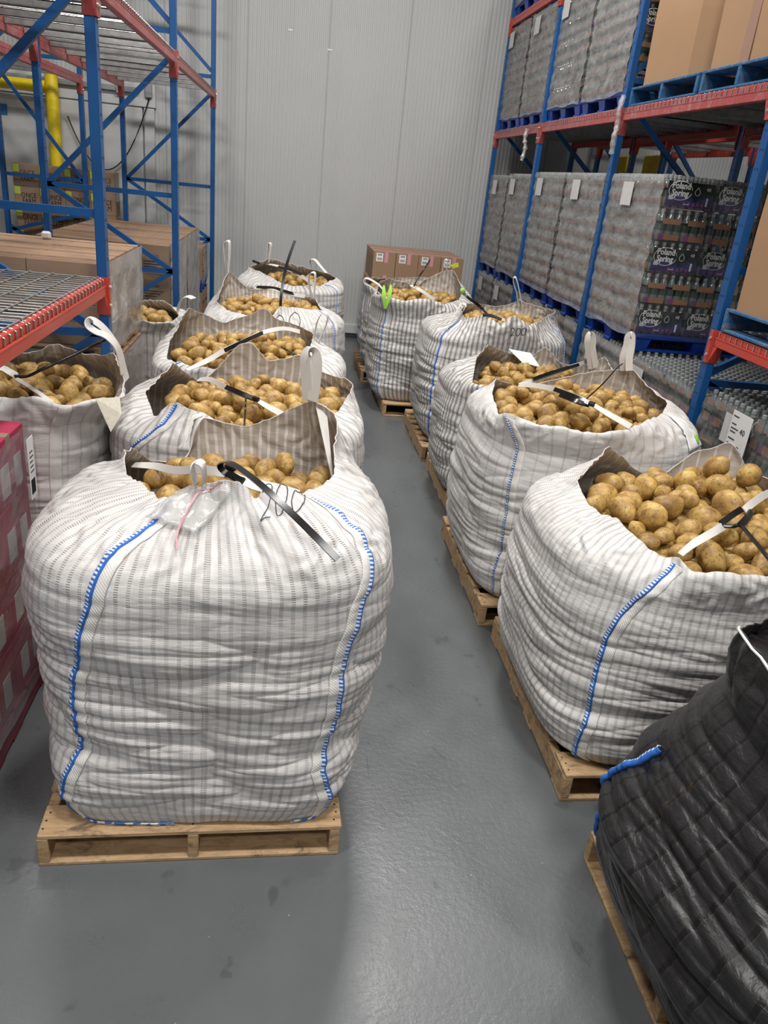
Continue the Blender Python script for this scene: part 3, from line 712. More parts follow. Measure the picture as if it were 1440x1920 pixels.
    def at(s, phi, v, off=0.0):
        """v in 0..1 (0 base, 1 rim)"""
        u = ((phi - s.phi0) / (2 * math.pi) * s.nu) % s.nu; i = min(max(v, 0), 0.9999) * (s.nv - 1)
        u0 = int(u); i0 = int(i); fu = u - u0; fi = i - i0; u1 = (u0 + 1) % s.nu; u0 %= s.nu; i1 = min(i0 + 1, s.nv - 1)
        w4 = ((1 - fi) * (1 - fu), (1 - fi) * fu, fi * (1 - fu), fi * fu); q = ((i0, u0), (i0, u1), (i1, u0), (i1, u1))
        p = sum(w_ * s.P[k] for w_, k in zip(w4, q)); n = sum(w_ * s.N[k] for w_, k in zip(w4, q))
        return Vector(p + n * off), Vector(n)
    def near(s, x, y, z, vmin=0.3):
        d = np.linalg.norm(s.P - np.array([x, y, z]), axis=2); d[: int(vmin * s.nv)] = 9
        i, j = np.unravel_index(np.argmin(d), d.shape); return s.phi0 + 2 * math.pi * j / s.nu, i / (s.nv - 1)
    def mesh(s, name, outer, inner, th=0.004):
        nu, nv = s.nu, s.nv; vs = s.P.reshape(-1, 3)
        fs = [(i * nu + j, i * nu + (j + 1) % nu, (i + 1) * nu + (j + 1) % nu, (i + 1) * nu + j) for i in range(nv - 1) for j in range(nu)]
        me = bpy.data.meshes.new(name); me.from_pydata(vs.tolist(), [], fs)
        uv = me.uv_layers.new(name='UVMap'); a = np.zeros((len(fs), 4, 2))
        I, J = np.divmod(np.arange(len(fs)), nu)
        a[:, 0] = np.stack([s.U[J], s.V[I]], 1); a[:, 1] = np.stack([s.U[J + 1], s.V[I]], 1)
        a[:, 2] = np.stack([s.U[J + 1], s.V[I + 1]], 1); a[:, 3] = np.stack([s.U[J], s.V[I + 1]], 1)
        uv.data.foreach_set('uv', a.reshape(-1)); me.materials.append(M[outer]); me.materials.append(M[inner])
        me.polygons.foreach_set('use_smooth', [True] * len(fs)); me.update()
        return me
    def base(s):
        b = MB(); b.add([tuple(p) for p in s.P[1]], [tuple(range(s.nu - 1, -1, -1))]); return b
    def strip(s, name, path, w, mat, parent, off=0.003, n=140, side=0.0, vr=(0.0, 1.0), flare=None):
        """strip lying on the cloth; path: [(v, phi)], side: sideways shift in metres"""
        vv = np.linspace(vr[0], vr[1], n); pv = [p[0] for p in path]; pp = [p[1] for p in path]
        vs = []; uvs = []; L = 0; last = None
        for v in vv:
            ph = float(np.interp(v, pv, pp)); ph += 0.012 * mnoise.noise(Vector((v * 9, s.c[0] * 3, s.c[1])))
            p, nn = s.at(ph, v); q, _ = s.at(ph + 0.01, v); e = (q - p); m = e.length / 0.01; e.normalize()
            if last is not None: L += (p - last).length
            last = p; row = []
            for k, o in ((-0.5, 0.0), (-0.42, 1.0), (0, 1.3), (0.42, 1.0), (0.5, 0.0)):
                d = (k * w + side) / max(m, 0.15); pk, nk = s.at(ph + d, v); row.append(pk + nk * (off * o + 0.0008))
            vs += row; uvs.append(L)
        fs = []; a = []
        ks = (0, 0.08 * w, 0.5 * w, 0.92 * w, w)
        for i in range(n - 1):
            for k in range(4):
                fs.append((i * 5 + k, i * 5 + k + 1, i * 5 + k + 6, i * 5 + k + 5))
                a += [ks[k], uvs[i], ks[k + 1], uvs[i], ks[k + 1], uvs[i + 1], ks[k], uvs[i + 1]]
        me = bpy.data.meshes.new(name); me.from_pydata([tuple(v) for v in vs], [], fs)
        uv = me.uv_layers.new(name='UVMap'); uv.data.foreach_set('uv', a); me.materials.append(M[mat])
        me.polygons.foreach_set('use_smooth', [True] * len(fs)); me.update()
        o = link(name, me, parent); md = o.modifiers.new('thick', 'SOLIDIFY'); md.thickness = 0.002; md.offset = 1
        return o
def spline(pts, n=10):
    P = [Vector(p) for p in pts]; out = []
    for i in range(len(P) - 1):
        p0, p1, p2, p3 = P[max(i - 1, 0)], P[i], P[i + 1], P[min(i + 2, len(P) - 1)]
        for k in range(n):
            t = k / n; out.append(0.5 * ((2 * p1) + (p2 - p0) * t + (2 * p0 - 5 * p1 + 4 * p2 - p3) * t * t + (3 * p1 - p0 - 3 * p2 + p3) * t ** 3))
    out.append(P[-1]); return out
def strap(name, pts, w, parent, wd=(0, 0, 1), n=9, mat='webbing', th=0.004, taper=None):
    q = spline(pts, n); ww = w
    if isinstance(wd, list): # interpolate directions
        m = len(wd); dirs = []
        for i in range(len(q)):
            f = i / (len(q) - 1) * (m - 1); a = int(min(f, m - 2)); dirs.append(Vector(wd[a]).lerp(Vector(wd[a + 1]), f - a))
        wd = dirs
    return MB().ribbon(q, wd, ww, th).build(name, mat, parent, smooth=50)
PROF = [(0, 0.74), (0.06, 0.82), (0.16, 0.88), (0.3, 0.93), (0.45, 0.955), (0.6, 0.975), (0.75, 0.99), (0.88, 1.0), (1.0, 0.985)]
PROF_R = [(0, 0.80), (0.06, 0.88), (0.16, 0.935), (0.3, 0.97), (0.45, 0.99), (0.6, 1.0), (0.75, 0.995), (0.88, 0.98), (1.0, 0.95)]
RIM = {}
RIM['L1'] = [(0.112, 3.0, 1.357, 1), (0.212, 2.9, 1.336, 1), (0.207, 2.75, 1.263, 1), (0.19, 2.5, 1.223, 0), (0.133, 2.4, 1.222, 0), (0.067, 2.32, 1.229, 0), (-0.006, 2.26, 1.285, 0), (-0.073, 2.22, 1.245, 0), (-0.119, 2.2, 1.308, 1), (-0.191, 2.2, 1.308, 1), (-0.285, 2.25, 1.238, 0), (-0.374, 2.3, 1.191, 0), (-0.519, 2.5, 1.199, 0), (-0.544, 2.6, 1.245, 1), (-0.537, 2.7, 1.21, 1), (-0.487, 2.88, 1.096, 1), (-0.39, 3.0, 1.052, 1), (-0.339, 3.08, 1.229, 1), (-0.246, 3.1, 1.213, 1), (-0.144, 3.1, 1.182, 1), (-0.049, 3.1, 1.235, 1), (0.067, 3.06, 1.312, 1)]
RIM['L2'] = [(0.385, 4.1, 1.14, 1), (0.276, 3.7, 1.098, 0), (0.079, 3.45, 1.093, 0), (-0.187, 3.35, 1.103, 0), (-0.32, 3.38, 1.135, 0), (-0.443, 3.4, 1.164, 1), (-0.478, 3.42, 1.193, 1), (-0.587, 3.5, 1.078, 0), (-0.672, 3.75, 1.129, 0), (-0.589, 4.15, 1.184, 1), (-0.488, 4.3, 1.053, 1), (-0.419, 4.4, 1.067, 1), (-0.274, 4.45, 1.239, 1), (-0.187, 4.45, 1.261, 1), (-0.095, 4.45, 1.15, 1), (0.082, 4.45, 1.22, 1), (0.159, 4.4, 1.149, 1), (0.264, 4.3, 1.141, 1), (0.348, 4.2, 1.159, 1)]
RIM['L3'] = [(0.203, 5.5, 1.138, 1), (0.139, 4.9, 1.097, 0), (0.022, 4.65, 1.079, 0), (-0.202, 4.6, 1.107, 0), (-0.359, 4.6, 1.063, 0), (-0.553, 4.65, 1.037, 0), (-0.733, 4.85, 1.036, 0), (-0.749, 5.1, 1.09, 0), (-0.695, 5.4, 1.215, 1), (-0.688, 5.55, 1.237, 1), (-0.602, 5.7, 1.178, 1), (-0.454, 5.75, 1.116, 1), (-0.283, 5.78, 1.174, 1), (-0.15, 5.78, 1.251, 1), (-0.068, 5.75, 1.166, 1), (0.09, 5.7, 1.148, 1)]
RIM['L4'] = [(-0.529, 7.1, 1.325, 1), (-0.335, 7.2, 1.148, 1), (-0.098, 7.3, 1.187, 1), (0.1, 7.2, 1.132, 1), (0.229, 7.0, 1.173, 1), (0.305, 6.7, 1.094, 0), (0.221, 6.3, 1.176, 0), (-0.056, 6.15, 1.203, 1), (-0.114, 6.1, 1.132, 0), (-0.278, 6.1, 1.119, 0), (-0.456, 6.3, 1.104, 0), (-0.584, 6.55, 1.134, 1)]
RIM['L5'] = [(-0.43, 8.5, 1.202, 1), (-0.22, 8.9, 1.266, 1), (-0.014, 9.0, 1.222, 1), (0.228, 9.0, 1.185, 1), (0.431, 8.8, 1.175, 1), (0.512, 8.6, 1.15, 0), (0.327, 8.2, 1.115, 0), (0.08, 8.1, 1.097, 0), (-0.085, 8.2, 1.107, 0), (-0.256, 8.35, 1.17, 1)]
RIM['L0'] = [(-1.486, 4.2, 1.2, 1), (-1.459, 4.2, 1.208, 1), (-1.373, 4.25, 1.147, 1), (-1.203, 4.25, 1.223, 1), (-1.102, 4.2, 1.201, 1), (-0.99, 4.15, 1.198, 1), (-0.867, 4.0, 1.246, 1), (-0.768, 3.75, 1.194, 1), (-0.732, 3.5, 1.173, 0), (-0.816, 3.38, 1.189, 0), (-0.938, 3.3, 1.172, 0), (-1.023, 3.3, 1.207, 0), (-1.164, 3.35, 1.173, 0), (-1.397, 3.5, 1.132, 0), (-1.643, 3.9, 1.112, 1), (-1.627, 4.15, 1.192, 1)]
RIM['L6'] = [(-1.126, 6.4, 1.125, 1), (-0.945, 6.3, 1.147, 1), (-0.813, 6.1, 1.085, 1), (-0.85, 5.85, 1.066, 0), (-0.995, 5.8, 1.064, 0), (-1.164, 6.0, 1.074, 0), (-1.239, 6.3, 1.099, 1)]
RIM['R1'] = [(1.254, 2.9, 1.112, 1), (1.503, 3.2, 1.171, 1), (1.686, 3.3, 1.046, 1), (1.849, 3.35, 0.96, 1), (1.95, 3.4, 1.012, 1), (2.076, 3.42, 1.103, 1), (2.163, 3.42, 1.12, 1), (2.208, 3.4, 1.175, 1), (2.248, 3.35, 1.15, 1), (2.295, 3.3, 1.05, 1), (2.267, 3.1, 1.097, 1), (2.285, 2.9, 1.061, 0), (2.163, 2.5, 0.995, 0), (1.901, 2.25, 1.004, 0), (1.732, 2.2, 1.039, 0), (1.575, 2.2, 1.052, 0), (1.445, 2.22, 1.045, 0), (1.44, 2.3, 1.073, 1), (1.403, 2.35, 1.03, 0), (1.346, 2.45, 1.052, 0), (1.321, 2.58, 1.068, 0), (1.274, 2.72, 1.052, 0), (1.257, 2.82, 1.077, 0)]
RIM['R2'] = [(1.248, 4.35, 1.182, 1), (1.167, 4.1, 1.16, 0), (1.118, 3.75, 1.135, 0), (1.132, 3.6, 1.187, 1), (1.251, 3.5, 1.168, 0), (1.367, 3.45, 1.175, 0), (1.464, 3.42, 1.158, 0), (1.606, 3.42, 1.164, 0), (1.741, 3.5, 1.183, 0), (1.875, 3.6, 1.191, 0), (2.015, 3.75, 1.194, 0), (2.171, 4.0, 1.195, 0), (2.228, 4.3, 1.179, 0), (2.171, 4.55, 1.259, 1), (1.964, 4.65, 1.195, 1), (1.72, 4.65, 1.126, 1), (1.477, 4.6, 1.076, 1)]
RIM['R3'] = [(1.261, 4.95, 0.987, 0), (1.355, 5.3, 1.084, 0), (1.41, 5.45, 1.097, 1), (1.538, 5.7, 1.125, 1), (1.741, 5.85, 1.033, 1), (1.931, 5.9, 0.981, 1), (2.057, 5.9, 1.114, 1), (2.163, 5.8, 0.999, 1), (2.304, 5.7, 0.999, 1), (2.394, 5.5, 1.135, 1), (2.351, 5.2, 1.076, 0), (2.076, 4.95, 0.987, 0), (1.666, 4.85, 0.968, 0), (1.332, 4.85, 1.0, 0)]
RIM['R4'] = [(1.486, 6.6, 1.228, 1), (1.455, 6.3, 1.21, 1), (1.598, 6.15, 1.261, 1), (1.724, 6.1, 1.207, 0), (1.811, 6.1, 1.299, 1), (1.957, 6.15, 1.216, 0), (2.08, 6.25, 1.234, 1), (2.332, 6.6, 1.283, 1), (2.361, 7.0, 1.247, 1), (2.178, 7.2, 1.269, 1), (2.021, 7.25, 1.189, 1), (1.853, 7.25, 1.195, 1), (1.628, 7.0, 1.231, 1)]
RIM['R5'] = [(0.925, 7.5, 1.16, 0), (1.124, 7.45, 1.144, 0), (1.329, 7.45, 1.176, 0), (1.529, 7.5, 1.134, 0), (1.699, 7.7, 1.158, 0), (1.797, 8.0, 1.212, 0), (1.775, 8.45, 1.36, 1), (1.685, 8.5, 1.346, 1), (1.499, 8.55, 1.24, 1), (1.376, 8.55, 1.122, 0), (1.273, 8.5, 1.182, 1), (1.076, 8.45, 1.217, 1), (0.946, 8.2, 1.21, 1), (0.879, 7.8, 1.138, 0)]
RIM['R6'] = [(0.869, 9.1, 1.099, 1), (0.898, 8.9, 1.068, 1), (1.196, 8.8, 1.031, 0), (1.562, 8.8, 1.061, 0), (1.842, 9.0, 1.104, 0), (1.997, 9.5, 1.143, 1), (1.717, 9.8, 1.112, 1), (1.314, 9.8, 1.072, 1), (0.95, 9.5, 1.085, 1)]

BAGS = {}
def make_bag(key, label, c, hx, hy, zs, outer, inner, prof=PROF, z0=0.137, seams=(), web=True, **kw):
    bg = Bag(c, hx, hy, z0, zs, RIM[key], prof, **kw); BAGS[key] = bg
    t = thing('bulk_bag', label, 'bulk bag', (c[0], c[1], z0), 0, 'woven bulk bags of potatoes')
    off = (-c[0], -c[1], -z0)
    bg.root = t; inv = Matrix.Translation(off)
    me = bg.mesh('bag_body', outer, inner); body = link('bag_body', me, t)
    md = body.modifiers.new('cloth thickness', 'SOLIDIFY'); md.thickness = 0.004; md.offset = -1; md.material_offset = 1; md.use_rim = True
    bb = bg.base().build('bag_base', outer, t)
    for pth in seams:
        bg.strip('seam_webbing', pth, 0.036, 'webbing', t, 0.003, side=0.022, vr=(0.0, 1.0)) if web else None
        bg.strip('blue_stitching', pth, 0.016, 'stitch', t, 0.0045, side=-0.002)
    # hem folded over along the rim
    hem = [tuple(p) for p in bg.P[-1]]
    bg.done = lambda: [ch.__setattr__('location', Vector(off)) for ch in t.children]
    return bg
def seam_path(bg, pts):
    q = [bg.near(*p, vmin=0.0) for p in pts]; q = [(v, ph) for ph, v in q]
    out = []; last = None
    for v, ph in sorted(q):
        if last is not None:
            while ph - last > math.pi: ph -= 2 * math.pi
            while ph - last < -math.pi: ph += 2 * math.pi
        last = ph; out.append((v, ph))
    return out
def corner(a, b=None): return [(0.0, math.radians(a)), (1.0, math.radians(b if b is not None else a))]
ROW = {'L1': 'nearest left bag', 'L2': 'second left bag', 'L3': 'third left bag', 'L4': 'fourth left bag', 'L5': 'farthest left bag',
       'L0': 'bag below the red shelf', 'L6': 'bag beside the wrapped cartons', 'R1': 'nearest right bag', 'R2': 'second right bag',
       'R3': 'third right bag', 'R4': 'fourth right bag', 'R5': 'fifth right bag', 'R6': 'farthest right bag'}
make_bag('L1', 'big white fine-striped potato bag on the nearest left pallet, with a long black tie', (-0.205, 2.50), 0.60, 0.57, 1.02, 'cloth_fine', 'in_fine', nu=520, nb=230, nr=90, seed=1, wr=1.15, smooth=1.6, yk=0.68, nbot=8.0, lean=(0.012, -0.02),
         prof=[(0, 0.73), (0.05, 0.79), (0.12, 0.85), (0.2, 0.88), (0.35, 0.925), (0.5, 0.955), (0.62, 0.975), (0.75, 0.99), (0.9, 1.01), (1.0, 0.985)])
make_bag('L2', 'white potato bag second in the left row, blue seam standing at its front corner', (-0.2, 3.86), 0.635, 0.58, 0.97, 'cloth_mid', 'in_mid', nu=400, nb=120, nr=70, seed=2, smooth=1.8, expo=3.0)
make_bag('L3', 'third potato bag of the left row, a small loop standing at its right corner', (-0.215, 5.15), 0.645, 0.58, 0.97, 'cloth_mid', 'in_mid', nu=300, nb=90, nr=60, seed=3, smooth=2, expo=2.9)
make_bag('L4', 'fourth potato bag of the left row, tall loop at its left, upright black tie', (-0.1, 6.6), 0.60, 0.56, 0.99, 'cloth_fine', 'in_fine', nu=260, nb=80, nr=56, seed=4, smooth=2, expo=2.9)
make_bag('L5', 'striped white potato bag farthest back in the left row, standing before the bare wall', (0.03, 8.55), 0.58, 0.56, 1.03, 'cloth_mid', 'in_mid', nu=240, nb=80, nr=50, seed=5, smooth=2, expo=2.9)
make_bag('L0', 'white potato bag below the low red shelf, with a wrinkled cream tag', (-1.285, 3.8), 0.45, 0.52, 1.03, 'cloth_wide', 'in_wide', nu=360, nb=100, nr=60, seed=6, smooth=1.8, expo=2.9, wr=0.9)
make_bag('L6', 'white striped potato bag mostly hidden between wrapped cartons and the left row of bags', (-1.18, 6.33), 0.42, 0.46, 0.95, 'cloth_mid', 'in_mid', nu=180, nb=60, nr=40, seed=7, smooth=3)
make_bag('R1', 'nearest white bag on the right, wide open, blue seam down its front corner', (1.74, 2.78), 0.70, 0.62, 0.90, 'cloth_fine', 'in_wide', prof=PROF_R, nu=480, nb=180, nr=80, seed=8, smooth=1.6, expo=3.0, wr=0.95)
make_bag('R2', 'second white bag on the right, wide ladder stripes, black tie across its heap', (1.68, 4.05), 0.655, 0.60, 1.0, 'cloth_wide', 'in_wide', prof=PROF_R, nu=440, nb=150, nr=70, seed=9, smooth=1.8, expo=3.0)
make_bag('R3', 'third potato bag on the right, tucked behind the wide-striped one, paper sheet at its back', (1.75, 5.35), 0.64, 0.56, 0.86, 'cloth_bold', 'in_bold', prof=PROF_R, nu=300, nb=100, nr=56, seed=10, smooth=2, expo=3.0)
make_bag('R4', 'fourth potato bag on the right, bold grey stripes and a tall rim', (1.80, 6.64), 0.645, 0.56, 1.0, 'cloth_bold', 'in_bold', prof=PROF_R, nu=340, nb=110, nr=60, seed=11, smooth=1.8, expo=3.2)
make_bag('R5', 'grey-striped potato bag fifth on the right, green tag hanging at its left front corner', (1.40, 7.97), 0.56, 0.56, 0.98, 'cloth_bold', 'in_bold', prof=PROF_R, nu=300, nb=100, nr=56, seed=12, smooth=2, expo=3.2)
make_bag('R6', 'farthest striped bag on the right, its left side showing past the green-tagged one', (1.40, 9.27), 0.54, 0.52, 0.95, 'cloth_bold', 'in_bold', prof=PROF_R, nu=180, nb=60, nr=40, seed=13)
def seams(key, specs, sw=0.016, web=True, vr=(0.0, 0.96), wside=0.022):
    bg = BAGS[key]
    for sp in specs:
        pth = seam_path(bg, sp) if len(sp[0]) == 3 else sp
        if web: bg.strip('seam_webbing', pth, 0.036, 'webbing', bg.root, 0.003, side=wside, vr=vr, n=200)
        bg.strip('blue_stitching', pth, sw, 'stitch', bg.root, 0.006, side=-0.003, vr=vr, n=200)
seams('L1', [[(-0.68, 1.98, 0.14), (-0.62, 1.96, 0.45), (-0.60, 1.95, 0.62), (-0.58, 1.95, 0.78), (-0.52, 1.95, 1.0), (-0.45, 2.0, 1.16), (-0.35, 2.12, 1.235)]], 0.018)
seams('L1', [[(0.24, 1.98, 0.14), (0.20, 1.95, 0.38), (0.24, 1.95, 0.6), (0.25, 1.95, 0.85), (0.29, 1.97, 1.0), (0.27, 2.1, 1.16), (0.2, 2.2, 1.21), (0.06, 2.3, 1.235)]], 0.018, wside=-0.026)
b1 = BAGS['L1']
for (x0, y0, x1, y1) in ((-0.66, 1.99, -0.30, 1.96), (0.10, 1.96, 0.24, 1.99)):
    pa = []
    for i in range(30):
        f = i / 29; x = x0 + (x1 - x0) * f; y = y0 + (y1 - y0) * f
        ph, v = b1.near(x, y, 0.145, vmin=0); p, n = b1.at(ph, 0.004, 0.006); pa.append(p)
    MB().ribbon(pa, (0, -0.5, 1), 0.02, 0.004).build('blue_bottom_seam', 'stitch', b1.root)
seams('L2', [[(-0.66, 3.45, 0.85), (-0.57, 3.4, 1.0), (-0.53, 3.36, 1.10), (-0.478, 3.42, 1.19)]], 0.018, vr=(0.30, 0.99))
seams('L3', [corner(-138, -130)], 0.014, vr=(0.0, 0.95)); seams('L4', [corner(-44, -40)], 0.014, vr=(0.0, 0.95)); seams('L5', [corner(-44, -40)], 0.014)
BAGS['L0'].strip('seam_webbing', corner(-58, -50), 0.055, 'webbing', BAGS['L0'].root, 0.003, vr=(0.1, 0.93))
seams('R1', [[(1.21, 2.25, 0.15), (1.21, 2.22, 0.36), (1.17, 2.2, 0.54), (1.17, 2.2, 0.72), (1.22, 2.2, 0.86), (1.31, 2.2, 0.98), (1.43, 2.3, 1.06)]], 0.018)
seams('R2', [[(1.19, 3.55, 0.15), (1.16, 3.5, 0.5), (1.14, 3.5, 0.77), (1.14, 3.5, 0.92), (1.14, 3.55, 1.08), (1.14, 3.62, 1.17)]], 0.007)
seams('R4', [corner(-138, -140)], 0.020); seams('R4', [corner(-40, -30)], 0.016, vr=(0.3, 0.9)); seams('R5', [corner(-136, -136)], 0.016); seams('R6', [corner(-160, -160)], 0.014)
seams('R3', [corner(-135, -130)], 0.014, vr=(0.0, 0.9))

